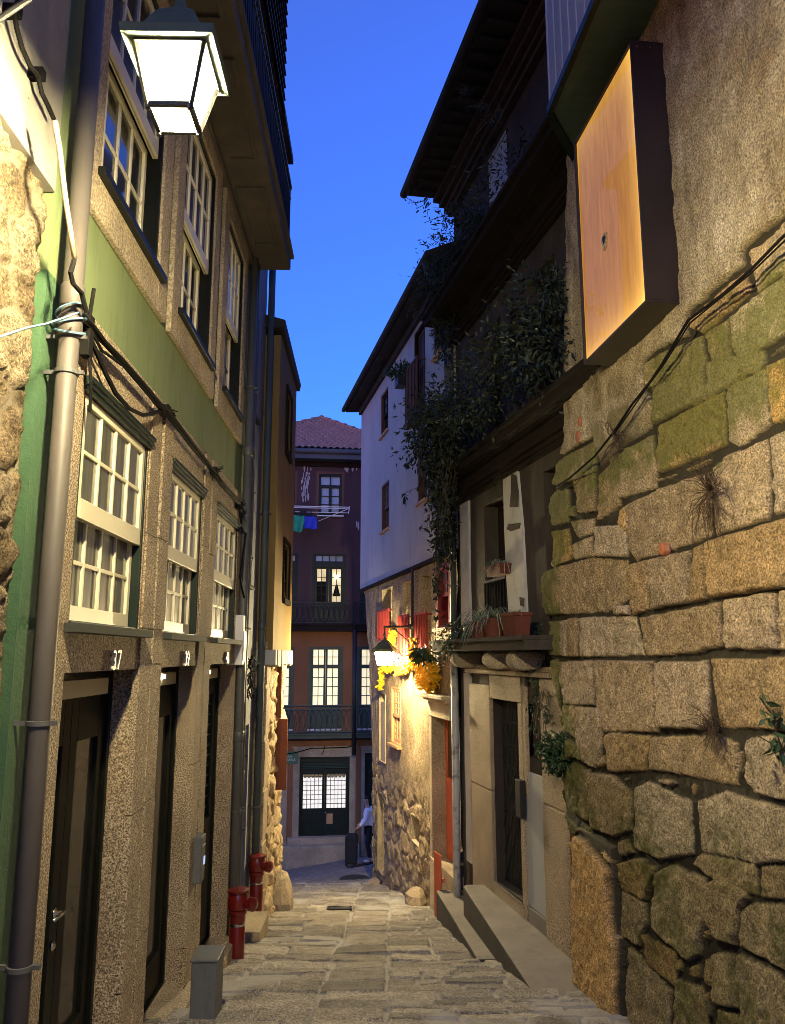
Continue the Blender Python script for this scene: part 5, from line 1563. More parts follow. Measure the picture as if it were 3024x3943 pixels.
# lower lit windows
for k, h in enumerate(lowr):
    w = lining(FE, h, .17, .10, endh, M['fascia_green'], .0, 0, 'tall_window')
    a, c = h[0] + .10, h[1] - .10; um = (a + c) / 2
    zt0, zt1 = E(c7(390, 368))[1], E(c7(390, 232))[1]; zl0, zl1 = E(c7(390, 728))[1], E(c7(390, 402))[1]
    b = MB()
    for p, q in ((a, um - .003), (um + .003, c)):
        for (za, zb_, ny) in ((zt0, zt1, 2), (zl0, zl1, 4)):
            s0, s1 = p + (q - p) * .13, q - (q - p) * .13
            b.fbox(FE, p, s0, za, zb_, -.10, -.04); b.fbox(FE, s1, q, za, zb_, -.10, -.04)
            b.fbox(FE, (s0 + s1) / 2 - .011, (s0 + s1) / 2 + .011, za, zb_, -.096, -.044)
            for j in range(1, ny):
                z = za + (zb_ - za) * j / ny; b.fbox(FE, s0, s1, z - .011, z + .011, -.094, -.046)
        b.fbox(FE, p, q, zt1, h[3] - .10, -.10, -.04); b.fbox(FE, p, q, zl1, zt0, -.10, -.02); b.fbox(FE, p, q, h[2] + .06, zl0, -.10, -.04)
        b.fbox(FE, p + .08, q - .08, h[2] + .14, zl0 - .1, -.04, -.02)
    b.build('casement', M['fascia_green'], w)
    b = MB(); b.fbox(FE, a, c, zl0 - .02, h[3] - .10, -.14, -.12); b.build('lit_curtain', M['lit_curtain'], w)
    b = MB(); b.fbox(FE, a - .1, c + .1, h[2] - .0, h[2] + .055, -.10, .02); b.build('sill', M['white_paint'], w)
# double front door
w = lining(FE, (dd0, dd1, dz0, dz1), .2, .05, endh, M['green_paint'], -.02, 0, 'front_door')
a, c = dd0 + .05, dd1 - .05; um = (a + c) / 2
gz0, gz1_ = E(c7(340, 1652))[1], E(c7(340, 1345))[1]; lz_ = E(c7(340, 1300))[1]; lz2 = E(c7(340, 1245))[1]
for i, (p, q) in enumerate(((a, um - .004), (um + .004, c))):
    b = MB(); s = .07
    b.fbox(FE, p, p + s, dz0, lz_, -.14, -.07); b.fbox(FE, q - s, q, dz0, lz_, -.14, -.07); b.fbox(FE, p + s, q - s, gz1_, lz_, -.14, -.07)
    b.fbox(FE, p + s, q - s, dz0, gz0, -.13, -.085); b.fbox(FE, p + s + .08, q - s - .08, dz0 + .15, gz0 - .12, -.085, -.07)
    leaf_ = b.build('door_leaf', M['green_paint'], w, bevel=.005)
    b = MB(); nx, ny = 5, 7
    for j in range(1, nx):
        u = p + s + (q - p - 2 * s) * j / nx; b.fbox(FE, u - .008, u + .008, gz0, gz1_, -.10, -.085)
    for j in range(0, ny + 1):
        z = gz0 + (gz1_ - gz0) * j / ny * .93; b.fbox(FE, p + s, q - s, z - .008, z + .008, -.101, -.086)
    b.build('door_grille', M['iron'], w)
    b = MB(); n = 10; zt = gz0 + (gz1_ - gz0) * .88
    pts = [(p + s, gz0)] + [(q - s, gz0)]
    for j in range(n * 2, -1, -1):
        u = p + s + (q - p - 2 * s) * j / (n * 2); pts.append((u, zt + (.10 if j % 4 == 0 else .0)))
    b.prism(FE, pts, -.13, -.115); b.build('lit_curtain', M['lit_white'], w)
    b = MB()
    for j in range(4):
        z = lz_ + .02 + (lz2 - lz_) * j / 4; b.hexa([FE.P(p, z, -.10), FE.P(q, z, -.10), FE.P(q, z, -.06), FE.P(p, z, -.06), FE.P(p, z + .03, -.12), FE.P(q, z + .03, -.12), FE.P(q, z + .03, -.10), FE.P(p, z + .03, -.10)])
    b.build('louvre', M['wood_frame'] if False else M['fascia_green'], w)
b = MB(); b.fbox(FE, a, c, lz2 + .02, dz1 - .05, -.14, -.08); b.fbox(FE, a, c, lz_, lz2 + .02, -.16, -.14); b.build('transom_board', M['green_paint'], w)
b = MB(); x0, x1 = E(c7(480, 1700))[0], E(c7(535, 1700))[0]; b.fbox(FE, x0, x1, E(c7(500, 1785))[1], E(c7(500, 1695))[1], -.069, -.062); b.build('notice', M['wood_frame'], w)
b = MB(); b.lathe(FE.P(um + .05, gz0 - .12, -.07), [(.02, 0), (.012, .03), (.028, .05), (.024, .07), (.005, .08)], 12, axis=(FE.n.x, FE.n.y, 0)); b.build('door_knob', M['steel'], w, smooth=True)
b = MB(); b.fbox(FE, rdoor[0], rdoor[1], rdoor[2], rdoor[3], -.15, -.10); b.fbox(FE, rdoor[0] + .12, rdoor[1] - .12, rdoor[2] + 1.0, rdoor[3] - .2, -.10, -.09); b.build('side_door', M['green_paint'], endh)
# steps
zs2 = E(c7(400, 1975))[1]
b = MB(); b.fbox(FE, dd0 - .35, dd1 + .15, -6.4, dz0 - .004, -.02, .22); b.build('doorstep', M['granite_pale'], endh, bevel=.015)
b = MB(); b.fbox(FE, dd0 - .6, dd1 + .3, -6.6, dz0 - .19, .22, .55); b.build('doorstep', M['granite_pale'], endh, bevel=.015)
# eave, gutter, hip roof
b = MB(); zg0, zg1 = E((1254, 1766), .5)[1], E((1254, 1733), .5)[1]
b.fbox(FE, EU0 + 1.2, EU1 - .4, zg0, zg1, .02, .5); b.tube([FE.P(EU0 + 1.2, zg1 - .05, .53), FE.P(EU1 - .4, zg1 - .05, .53)], .09, 10); b.build('gutter', M['gutter'], endh)
b = MB(); b.fbox(FE, EU0, EU1, zEave - .34, zEave + .03, -.01, .06); b.fbox(FE, EU0, EU1, zEave - .05, zg0 + .02, -.02, .14); b.build('cornice', M['dark_wood'], endh)
ua = E((1247, 1735))[0]; uL_, uR_ = ua - 4.05, ua + 3.3; dep = 4.2
za = zg1 - .02; r = ray(1247, 1614); 
kk = (FE.n.dot(FE.o) - dep + .5) / (FE.n.x * r.x + FE.n.y * r.y); zap = r.z * kk + EYE
nu, nt_ = 330, 150
S, T = np.meshgrid(np.linspace(0, 1, nu), np.linspace(0, 1, nt_))
Uu = uL_ + S * (uR_ - uL_); Tt = T
tl = .105                                # rows of pantiles
row = Tt * (dep / np.cos(np.arctan2(zap - za, dep))) / .30; fr = row - np.floor(row)
col = Uu / .215 + .5 * (np.floor(row) % 2)
hgt = .085 * np.abs(np.sin(col * np.pi)) ** .8 + .07 * (1 - fr) + .012 * fbm(Uu * 3, Tt * 20, 3, 71) + .02 * vnoise(np.floor(col) * 1.0, np.floor(row) * 1.0, 72)
Zz = za + Tt * (zap - za) + hgt * .9; Dd = .5 - Tt * dep
P = np.zeros(Uu.shape + (3,))
P[..., 0] = FE.o.x + FE.t.x * Uu + FE.n.x * Dd; P[..., 1] = FE.o.y + FE.t.y * Uu + FE.n.y * Dd; P[..., 2] = Zz
uc_ = (Uu[:-1, :-1] + Uu[1:, 1:]) / 2; tc = (Tt[:-1, :-1] + Tt[1:, 1:]) / 2
keep = (uc_ > uL_ + tc * (ua - uL_)) & (uc_ < uR_ - tc * (uR_ - ua))
roof = grid_mesh('roof', P, {}, M['tile'], endh, keep=keep, smooth=True)
b = MB(); ap = FE.P(ua, zap, .5 - dep); cl, cr = FE.P(uL_, za, .5), FE.P(uR_, za, .5); bl, br = FE.P(uL_, za, .5 - 2 * dep), FE.P(uR_, za, .5 - 2 * dep)
b.tri(cl, ap, bl); b.tri(cr, br, ap); b.tri(bl, ap, br); b.build('roof_side', M['tile'], endh)
b = MB()
for e_ in (cl, cr):
    n = 11
    for i in range(n):
        p, q = e_.lerp(ap, i / n), e_.lerp(ap, (i + 1.08) / n)
        b.tube([p + Vector((0, 0, .05)), q + Vector((0, 0, .03))], [.115, .085], 10)
b.lathe(ap + Vector((0, 0, -.02)), [(.16, 0), (.14, .1), (.08, .16), (.02, .18)], 10)
b.build('ridge_tiles', M['tile'], endh, smooth=False)
# street name plate
sn = thing('street_sign', 'small green street name plate with white letters on the end house beside the door', 'sign', FE.P(E((1125, 2915))[0], E((1125, 2915))[1], .05))
x1_, zt_, zb_ = E((1148, 2915))[0], E((1148, 2893))[1], E((1148, 2941))[1]; x0_ = x1_ - .70
b = MB(); b.fbox(FE, x0_, x1_, zb_, zt_, .045, .062); b.build('plate', M['sign_green'], sn, bevel=.004)
text_mesh('lettering', 'RUA DA', .085, .002, M['white_paint'], sn, on_facade(FE, (x0_ + x1_) / 2, zb_ + (zt_ - zb_) * .60, .064))
text_mesh('lettering', 'BAINHARIA', .105, .002, M['white_paint'], sn, on_facade(FE, (x0_ + x1_) / 2, zb_ + (zt_ - zb_) * .33, .064))
# neighbour running on behind the roof line, so the street wall continues
b = MB(); 
# cable along the end house
b = MB(); pts = [FE.P(*E((x, y)), .08) for x, y in ((1090, 2905), (1140, 2897), (1172, 2888), (1200, 2880), (1245, 2880), (1300, 2878), (1340, 2876), (1362, 2868), (1372, 2840))]
b.tube(pts, .016, 6); b.tube([FE.P(*E((1250, 2872)), .09), FE.P(*E((1247, 2890)), .09), FE.P(*E((1239, 2906)), .09)], .012, 6)
one(b, 'wall_cable', M['cable'], 'dark cable sagging along the granite lintel of the end house', 'cable')
# drainpipe between the two balconies
downpipe(FE, (ue + ue + .18) / 2, dz1 + .1, zMid + .05, .07, endh, M['iron'], (), (), d=.50)

# laundry rack and what hangs on it
FLn = Fac(FE.o.x + FE.n.x * .55, FE.o.y + FE.n.y * .55, 1, .12, 1)
zr = FLn.z(cS(600, 1190)); ux0, ux1 = FLn.u(cS(120, 1190)), FLn.u(cS(855, 1190))
b = MB()
for d in (.0, .28):
    b.tube([FLn.P(ux0, zr, d), FLn.P(ux1, zr, d)], .016, 6)
b.tube([FLn.P(ux0, zr - .16, .1), FLn.P(ux1, zr - .16, .1)], .012, 6)
b.tube([FLn.P(ux1 - 1.0, zr - .36, -.5), FLn.P(ux1, zr - .04, .28)], .012, 6); b.tube([FLn.P(ux0, zr - .36, -.5), FLn.P(ux0, zr, .28)], .012, 6)
b.tube([FLn.P(ux1, zr, -.03), FLn.P(ux1 + .02, zr + .02, .3), FLn.P(ux1 - .02, zr - .22, .3)], .014, 6)
one(b, 'laundry_rack', M['white_paint'], 'thin white laundry rack reaching out below the top window of the end house', 'laundry rack')


def garment(name, x0, x1, y0, y1, mat, label, shape):
    u0, u1 = FLn.u(cS(x0, y0), .1), FLn.u(cS(x1, y0), .1); z1, z0 = FLn.z(cS(x0, y0), .1), FLn.z(cS(x0, y1), .1)
    n, m_ = 14, 16
    S, T = np.meshgrid(np.linspace(0, 1, n), np.linspace(0, 1, m_))
    w = np.vectorize(lambda t: shape(t))(T)
    U = (u0 + u1) / 2 + (S - .5) * (u1 - u0) * w; Z = z1 + T * (z0 - z1) + .02 * np.sin(S * 7) * T
    Dd = .1 + .03 * np.sin(S * 12 + T * 3) * (.3 + T)
    o = grid_mesh(name, fac_points(FLn, U, Z, Dd), {}, mat)
    sm = o.modifiers.new('thick', 'SOLIDIFY'); sm.thickness = .012
    return tag(o, label, 'garment')


garment('hanging_shirt', 205, 360, 1268, 1455, M['green_cloth'], 'green top hanging from the laundry rack', lambda t: 1 - .5 * max(0, t - .35))
garment('hanging_shorts', 355, 505, 1282, 1420, M['blue_cloth'], 'bright blue shorts hanging from the laundry rack', lambda t: .88 + .14 * t)
garment('hanging_cloth', 200, 440, 1215, 1270, M['black_cloth'], 'small black garments pegged along the laundry rack', lambda t: 1)

# ------------------------------------------------------------------ street lamps
def lantern(name, c, w0, w1, hgt, rot, glass, disc, label, hood_h, knobs, wall_fn, cat='street lamp', style=0):
    """tapering four sided lantern: w0 bottom width, w1 top width; c is the centre of its bottom"""
    root = thing(name, label, cat, c, 'wall lanterns of the alley')
    c = Vector(c); Rz = Matrix.Rotation(rot, 3, 'Z')
    def q(s, x, y, z): return c + Rz @ Vector((x * s / 2, y * s / 2, z))
    cs = ((-1, -1), (1, -1), (1, 1), (-1, 1))
    lo = [q(w0, *k, 0) for k in cs]; hi = [q(w1, *k, hgt) for k in cs]
    b = MB(); e = .004
    lo2 = [q(w0 - .012, *k, e) for k in cs]; hi2 = [q(w1 - .012, *k, hgt - e) for k in cs]
    for i in range(4):
        b.quad(lo2[i], lo2[(i + 1) % 4], hi2[(i + 1) % 4], hi2[i])
    b.quad(*lo2[::-1])
    b.build('glass', glass, root)
    b = MB()
    if style == 0:
        b.lathe(c + Vector((0, 0, hgt - .035)), [(w1 * .28, 0), (w1 * .28, .02), (w1 * .1, .03)], 20)
    else:
        b.lathe(c + Vector((0, 0, hgt * .60)), [(.004, -.058), (.03, -.05), (.052, -.026), (.058, 0), (.05, .03), (.03, .055), (.02, .07)], 16)
    b.build('lamp_disc' if style == 0 else 'bulb', disc, root)
    if style == 0:
        b = MB(); b.lathe(c + Vector((0, 0, hgt * .62)), [(.004, -.048), (.025, -.04), (.042, -.02), (.046, 0), (.04, .025), (.025, .045), (.015, .07)], 16); b.build('bulb', M['lamp_bulb'], root)
    b = MB(); t = .016 if style == 0 else .018
    for i in range(4):
        b.bar(lo[i], hi[i], t); b.bar(lo[i], lo[(i + 1) % 4], t); b.bar(hi[i], hi[(i + 1) % 4], t * 1.3)
        if knobs:
            b.lathe(lo[i] + Vector((0, 0, -.012)), [(.004, -.012), (.011, -.006), (.011, .004), (.004, .01)], 8)
    b.build('frame', M['iron'], root)
    b = MB()
    r0 = [q(w1 + .08 if style == 0 else w1 + .05, *k, hgt) for k in cs]; r1 = [q(w1 + .09 if style == 0 else w1 + .05, *k, hgt + .035) for k in cs]
    rr = [(r0, r1)]
    prof = ((w1 * .92, hgt + .07), (w1 * .55, hgt + hood_h * .75), (w1 * .16, hgt + hood_h), (.03, hgt + hood_h + .06))
    prev = r1
    b.solid(r0, r1)
    for s, z in prof:
        cur = [q(s, *k, z) for k in cs]; b.solid(prev, cur); prev = cur
    b.lathe(c + Vector((0, 0, hgt + hood_h + .05)), [(.012, 0), (.03, .02), (.03, .04), (.01, .07)], 10)
    b.build('hood', M['fascia_green'] if style == 0 else M['fascia_green'], root)
    b = MB(); wall_fn(b, c, hgt + hood_h); b.build('bracket', M['iron'], root)
    return root


def arm_left(b, c, h):
    u = (Vector((c.x, c.y)) - FL.o).dot(FL.t); d = (Vector((c.x, c.y)) - FL.o).dot(FL.n); zt = c.z + h + .12
    b.tube([FL.P(u, zt + .22, .0), FL.P(u, zt + .26, d * .5), FL.P(u, zt + .2, d * .9), FL.P(u, zt, d), FL.P(u, zt - .1, d)], .018, 8)
    b.tube([FL.P(u, zt - .3, .0), FL.P(u, zt - .05, d * .35), FL.P(u, zt + .24, d * .5)], .012, 8)
    b.fbox(FL, u - .05, u + .05, zt - .4, zt + .35, -.02, .07)


lant = lantern('street_lamp', (-.822, 2.65, EYE + 1.99), .154, .251, .227, R(1.3), M['lamp_glass'], M['lamp_disc'], 'nearest wall lantern glowing white at top left beside the grey downpipe', .24, True, arm_left)


def arm_far(b, c, h):
    u = (Vector((c.x, c.y)) - FR.o).dot(FR.t); d = (Vector((c.x, c.y)) - FR.o).dot(FR.n); za = EYE + .49
    b.tube([FR.P(u, za, .05), FR.P(u, za - .01, d + .02)], .022, 8)
    b.tube([FR.P(u, za, d), FR.P(u, c.z + h, d)], .014, 8)
    b.tube([FR.P(u, za, .05), FR.P(u, za, .16)], .05, 8)
    b.bar(FR.P(u, EYE + 1.55, .10), FR.P(u, EYE - .35, .10), .035)
    b.tube([FR.P(u, za - .35, .1), FR.P(u, za - .2, d * .4), FR.P(u, za - .02, d * .75)], .012, 6)


uF = FR.u((1610, 2410)); cF = FR.P(uF, EYE - .19, .60)
lantern('street_lamp', cF, .215, .31, .25, R(-12), M['lamp_glass_far'], M['lamp_disc_far'], 'farther lantern hanging from a long bracket on the white house above yellow garlands', .20, False, arm_far, style=1)

# ------------------------------------------------------------------ hydrants, boxes
def hydrant(x, y, zb, label, h=.86):
    root = thing('fire_hydrant', label, 'fire hydrant', (x, y, zb), 'red pillar hydrants along the left walls')
    c = Vector((x, y, zb)); k = h / .86
    b = MB(); b.lathe(c, [(.10, -.05), (.10, .02), (.083, .03), (.083, .47 * k), (.078, .48 * k), (.078, .52 * k), (.083, .53 * k), (.083, .60 * k), (.098, .61 * k), (.098, .64 * k), (.088, .65 * k)], 24)
    o = b.build('barrel', M['red_paint'], root)
    b = MB(); b.lathe(c + Vector((0, 0, .65 * k)), [(.088, 0), (.105, .01), (.112, .06), (.108, .12), (.09, .165), (.115, .172), (.115, .195), (.06, .205), (.0, .207)], 24); b.build('cap', M['red_paint'], root)
    b = MB(); ax = (.86, -.42, 0); b.lathe(c + Vector((0, 0, .72 * k)), [(.05, .05), (.05, .15), (.07, .155), (.07, .205), (.055, .22), (.02, .228), (.0, .23)], 18, axis=ax)
    b.build('outlet', M['red_paint'], root)
    b = MB(); b.lathe(c + Vector((0, 0, .49 * k)), [(.082, 0), (.086, .004), (.086, .022), (.082, .026)], 24); b.build('band', M['steel'], root)
    for ch in root.children:
        for p in ch.data.polygons: p.use_smooth = len(p.vertices) == 4
        m = ch.modifiers.new('edge', 'EDGE_SPLIT'); m.split_angle = R(40)
    return root


hydrant(-1.64, 8.95, EYE - 3.30, 'nearer red hydrant standing on the grey step before the third door')
r = ray(985, 3530); k = 11.0 / r.y
hydrant(r.x * k, 11.0, EYE - 3.44, 'farther red hydrant at the foot of the granite pier')
# grey landing block before door 41
b = MB(); zt = EYE - 2.96
b.solid([(-1.9, 9.35, -2.6), (-1.9, 6.9, -2.6), (-1.50, 7.15, -2.6), (-1.28, 8.9, -2.6), (-1.30, 9.3, -2.6)], [(-1.9, 9.35, zt - .22), (-1.9, 6.9, zt + .06), (-1.50, 7.15, zt + .02), (-1.28, 8.9, zt - .22), (-1.30, 9.3, zt - .24)])
one(b, 'stone_landing', M['concrete'], 'grey wedge shaped stone landing under the nearer hydrant', 'step', bevel=.015)
r1 = ray(736, 3690); r2 = ray(834, 3690); yb = 6.45
cx0, cx1 = r1.x / r1.y * yb, r2.x / r2.y * yb
mb = thing('utility_cabinet', 'low plain grey metal cabinet standing on the paving by the second door', 'cabinet', ((cx0 + cx1) / 2, yb + .15, gz(-1.3, yb)))
ztop = EYE + ray(790, 3704).z / ray(790, 3704).y * yb
b = MB(); b.box(((cx0 + cx1) / 2, yb + .15, (ztop - 1.9) / 2), cx1 - cx0, .30, ztop + 1.9, .03); b.build('case', M['grey_box'], mb, bevel=.008)
b = MB(); b.box(((cx0 + cx1) / 2, yb + .15, ztop + .006), cx1 - cx0 + .02, .32, .018, .03); b.build('lid', M['grey_box'], mb, bevel=.004)
um = FL.u((767, 3300), .08)
ib = thing('keypad_box', 'grey letter and keypad box on the granite jamb between the second and third doors', 'intercom', FL.P(um, EYE - 2.0, .08))
z1, z0 = FL.z((767, 3220), .08), FL.z((767, 3390), .08)
b = MB(); b.fbox(FL, um - .09, um + .09, z0, z1, .045, .115); b.build('case', M['grey_box'], ib, bevel=.008)
b = MB(); b.fbox(FL, um + .02, um + .07, z0 + (z1 - z0) * .35, z0 + (z1 - z0) * .52, .115, .12); b.build('screen', emit('screen', (.35, .5, .8), (.5, .65, .95), .8), ib)
b = MB(); b.fbox(FL, um - .06, um + .06, z0 + (z1 - z0) * .75, z0 + (z1 - z0) * .79, .115, .12); b.build('letter_slot', M['steel'], ib)
u, z = FG.uz((952, 2465), .2)
mbx = thing('meter_box', 'white electric meter box high on the grey house beside tangled cables', 'meter box', FG.P(u, z - .3, .1))
b = MB(); b.fbox(FG, u - .12, u + .12, z - .28, z + .28, .0, .17); b.build('case', M['white_paint'], mbx, bevel=.01)
b = MB(); b.fbox(FG, u - .09, u + .09, z - .24, z + .1, .17, .18); b.build('cover', M['white_paint'], mbx, bevel=.004)

# ------------------------------------------------------------------ cables
def cable_on(F, pts, r, d=.08):
    return [F.P(*F.uz(p, dd if (dd := (q[2] if len(q) > 2 else d)) else d), dd) for q in pts for p in [q[:2]]]


b = MB()
main = [cr2(*q) for q in ((455, 20), (540, 110), (620, 200), (720, 310), (850, 450), (940, 560), (990, 610), (1130, 790), (1240, 930), (1330, 1050), (1405, 1130))]
for o in (0, .018, -.016, .03):
    b.tube([FL.P(FL.u(p, .08 + o), FL.z(p, .08 + o) + o + random.uniform(-.012, .012), .08 + abs(o)) for p in main], .011 + .003 * (o == 0), 6)
loop = [cr2(*q) for q in ((490, 60), (560, 220), (620, 360), (680, 480), (760, 570), (840, 608), (900, 600), (945, 580))]
b.tube([FL.P(*FL.uz(p, .08), .08) for p in loop], .014, 6)
loop = [cr2(*q) for q in ((545, 130), (600, 230), (660, 270), (715, 312))]
b.tube([FL.P(*FL.uz(p, .09), .09) for p in loop], .009, 6)
for q in ((965, 575), (1255, 935), (1405, 1140)):
    u, z = FL.uz(cr2(*q), .07)
    b.fbox(FL, u - .04, u + .05, z - .04, z + .03, .03, .11)
    for _ in range(5):
        b.tube([FL.P(u, z, .1), FL.P(u + random.uniform(-.05, .12), z + random.uniform(-.12, .08), .14)], .005, 5)
down = [cr2(*q) for q in ((1405, 1140), (1420, 1250), (1445, 1300), (1430, 1420), (1412, 1560), (1440, 1700), (1455, 1800))]
b.tube([FL.P(*FL.uz(p, .1), .1) for p in down], .012, 6)
one(b, 'cable_bundle', M['cable'], 'black cable bundle clipped along the green wall above the ground floor windows', 'cables')
b = MB()
u, z = FL.uz(cr2(520, 130), .08)
b.fbox(FL, u - .035, u + .03, z - .13, z + .10, .05, .10); b.tube([FL.P(u, z - .1, .09), FL.P(u + .03, z - .25, .1), FL.P(u + .1, z - .4, .08)], .01, 6)
b.tube([FL.P(u, z + .1, .08), FL.P(u - .02, z + .25, .1)], .012, 6)
one(b, 'splice_box', M['cable'], 'small black cable splice box hanging beside the grey downpipe', 'cable box', bevel=.008)
sc = thing('supply_cable', 'dark supply cable running down the near stone house at the top left edge', 'cable', FL.P(3.4, EYE + 2.5, .05))
b = MB(); pts = [(100, 0), (75, 60), (90, 150), (120, 260), (160, 350), (205, 410), (225, 500), (260, 570), (290, 640)]
b.tube([FL.P(*FL.uz(cr1(*p), .07), .07) for p in pts], .011, 6); b.build('cable', M['cable'], sc)
for p in ((215, 400), (85, 60)):
    b = MB(); u, z = FL.uz(cr1(*p), .06); b.fbox(FL, u - .02, u + .02, z - .025, z + .025, .0, .08); b.build('clip', M['cable'], sc)
b = MB(); b.tube([FL.P(*FL.uz(cr1(*p), .20), .20) for p in ((400, 1400), (380, 1470), (395, 1530), (440, 1580), (465, 1680))], .012, 6)
one(b, 'cable_tail', M['cable'], 'short bent dark cable leaving the lower end of the pale conduit', 'cable')
b = MB(); b.tube([FL.P(*FL.uz(cr1(*p), .19), .19) for p in ((295, 650), (320, 800), (350, 1050), (380, 1250), (402, 1400))], .012, 10)
one(b, 'cable_conduit', surf('old_conduit', (.30, .25, .16), (.38, .32, .21), .7, 4, bst=.1), 'pale cream conduit strapped across the grey downpipe', 'conduit', smooth=True)
b = MB(); pts = [(-60, 1855), (0, 1790 + 25), (150, 1765), (250, 1745), (340, 1715), (420, 1685)]
b.tube([FL.P(*FL.uz(cr1(*p), .19), .19) for p in pts], .005, 6)
for k in range(3):
    u = up_; z = FL.z(cr1(370, 1660 + k * 60), .11)
    b.tube([FL.P(u + .07 * math.cos(t), z + .03 * math.sin(t + k), .11 + .07 * math.sin(t)) for t in [q * math.pi / 8 for q in range(17)]], .006, 5)
one(b, 'tied_cord', surf('blue_cord', (.09, .16, .22), (.13, .22, .30), .8, 5, bst=0), 'thin light blue cord tied round the grey downpipe', 'cord')
b = MB(); pts = [cA(*q) for q in ((240, 775), (330, 720), (470, 585), (600, 430), (720, 260), (830, 100), (905, 0))] + [cC(*q) for q in ((960, 1800), (1130, 1660), (1300, 1520), (1496, 1330), (1600, 1240))]
b.tube([FN.P(FN.u(p, .11), FN.z(p, .11), .11 + .012 * math.sin(i * 2.1)) for i, p in enumerate(pts)], .010, 6)
b.tube([FN.P(FN.u(p, .12), FN.z(p, .12) - .02, .12) for p in pts[3:]], .006, 6)
one(b, 'wall_cable', M['cable'], 'black cable climbing across the mossy stone wall below the light box', 'cable')
b = MB(); rng = random.Random(8)
for k in range(9):
    pts = []; x0 = 948 + rng.uniform(-8, 12)
    for i in range(7):
        pts.append(FG.P(*FG.uz((x0 + rng.uniform(-14, 16), 2530 + i * 26 + rng.uniform(-8, 8)), .12), .10 + rng.uniform(0, .12)))
    b.tube(pts, .008, 5)
one(b, 'cable_tangle', M['cable'], 'tangle of black cable loops under the white meter box', 'cables')

# ------------------------------------------------------------------ plants
rng = random.Random(77)


def rv(s): return Vector((rng.gauss(0, s), rng.gauss(0, s), rng.gauss(0, s)))


def clump(b, c, rad, n, l, w, droop=.3, m=0):
    """leaves through a loose volume, denser in a few knots"""
    c = Vector(c); knots = [c + Vector((rng.gauss(0, rad[0] * .5), rng.gauss(0, rad[1] * .5), rng.gauss(0, rad[2] * .5))) for _ in range(max(3, n // 45))]
    for i in range(n):
        k = rng.choice(knots); p = k + Vector((rng.gauss(0, rad[0] * .3), rng.gauss(0, rad[1] * .3), rng.gauss(0, rad[2] * .3)))
        d = (p - c).normalized() * .6 + rv(.6) + Vector((0, 0, -droop))
        s = rng.uniform(.6, 1.3)
        b.leaf(p, d, w * s, l * s, m=m)
    return knots


def trail(b, pts, n, l, w, spread=.04, r=.004):
    """a hanging shoot with leaves along it; material 0 leaves, 1 stem"""
    pts = [Vector(p) for p in pts]; b.tube(pts, r, 4, m=1)
    for i in range(n):
        f = rng.uniform(0, len(pts) - 1.001); k = int(f); p = pts[k].lerp(pts[k + 1], f - k)
        d = rv(.6) + Vector((0, 0, -.7)); s = rng.uniform(.7, 1.3)
        b.leaf(p + rv(spread), d, w * s, l * s)


def blades(b, c, n, l, w, out=.8, m=0):
    """arching strap leaves of a spider plant"""
    c = Vector(c)
    for i in range(n):
        a = rng.uniform(0, 6.283); L = l * rng.uniform(.6, 1.2); up = rng.uniform(.25, .75)
        dirv = Vector((math.cos(a), math.sin(a), 0)); prev = None
        side = Vector((-dirv.y, dirv.x, 0)); k = 6
        for j in range(k + 1):
            t = j / k; p = c + dirv * L * out * t + Vector((0, 0, L * (up * t * 1.7 - 1.25 * t * t)))
            ww = w * (1 - t) ** .6 * .5
            cur = (p - side * ww, p + side * ww)
            if prev:
                b.quad(prev[0], prev[1], cur[1], cur[0], m)
            prev = cur


LM = [M['leaf_dark'], M['twig']]
LG = [M['leaf'], M['twig']]
GP = 'plants overgrowing the derelict house'
# thick climber spilling over the middle balcony
b = MB(); z = EYE + 2.6
for (u, zz, d, ra, n) in ((11.3, z + .55, .50, (.30, .30, .50), 1500), (10.7, z + .45, .58, (.35, .35, .4), 900), (11.55, z - .1, .40, (.16, .16, .55), 900), (11.55, z - .8, .32, (.12, .14, .45), 520), (10.0, z + .45, .55, (.35, .3, .35), 600), (9.2, z + .4, .5, (.35, .3, .35), 500), (8.3, z + .45, .5, (.4, .3, .4), 500), (7.5, z + .4, .5, (.4, .3, .4), 400)):
    clump(b, FR.P(u, zz, d), ra, int(n * 1.3), .085, .034)
for i in range(34):
    u = rng.uniform(10.6, 11.75); p = FR.P(u, z + rng.uniform(-.2, .5), rng.uniform(.35, .55)); L = rng.uniform(.3, 1.2)
    trail(b, [p, p + Vector((rng.uniform(-.08, .02), 0, -L * .3)), p + Vector((rng.uniform(-.12, .05), 0, -L * .7)), p + Vector((rng.uniform(-.12, .06), 0, -L))], int(L * 22), .085, .045)
for i in range(5):                        # long sprays standing out against the white wall
    p = FR.P(11.85, z + rng.uniform(-.3, .7), .35); e = FR.P(12.15 + rng.uniform(0, .25), p.z + rng.uniform(-.05, .25), .55 + rng.uniform(0, .2))
    trail(b, [p, p.lerp(e, .5) + Vector((0, 0, .12)), e, e + Vector((-.06, .02, -.12))], 14, .13, .05, .02)
one(b, 'climbing_plant', LM, 'dense dark climber spilling over the middle balcony of the derelict house', 'climbing plant', GP)
b = MB()
for i in range(6):
    p = FR.P(11.75 + rng.uniform(-.1, .12), EYE + 1.9 + rng.uniform(-.3, .1), .35); L = rng.uniform(.7, 1.5)
    trail(b, [p, p + Vector((-.05, 0, -L * .4)), p + Vector((-.02, 0, -L * .75)), p + Vector((-.06, 0, -L))], int(16 * L), .10, .06, .03)
one(b, 'hanging_vine', LM, 'thin leafy vine hanging down the corner pipe in front of the white wall', 'vine', GP)
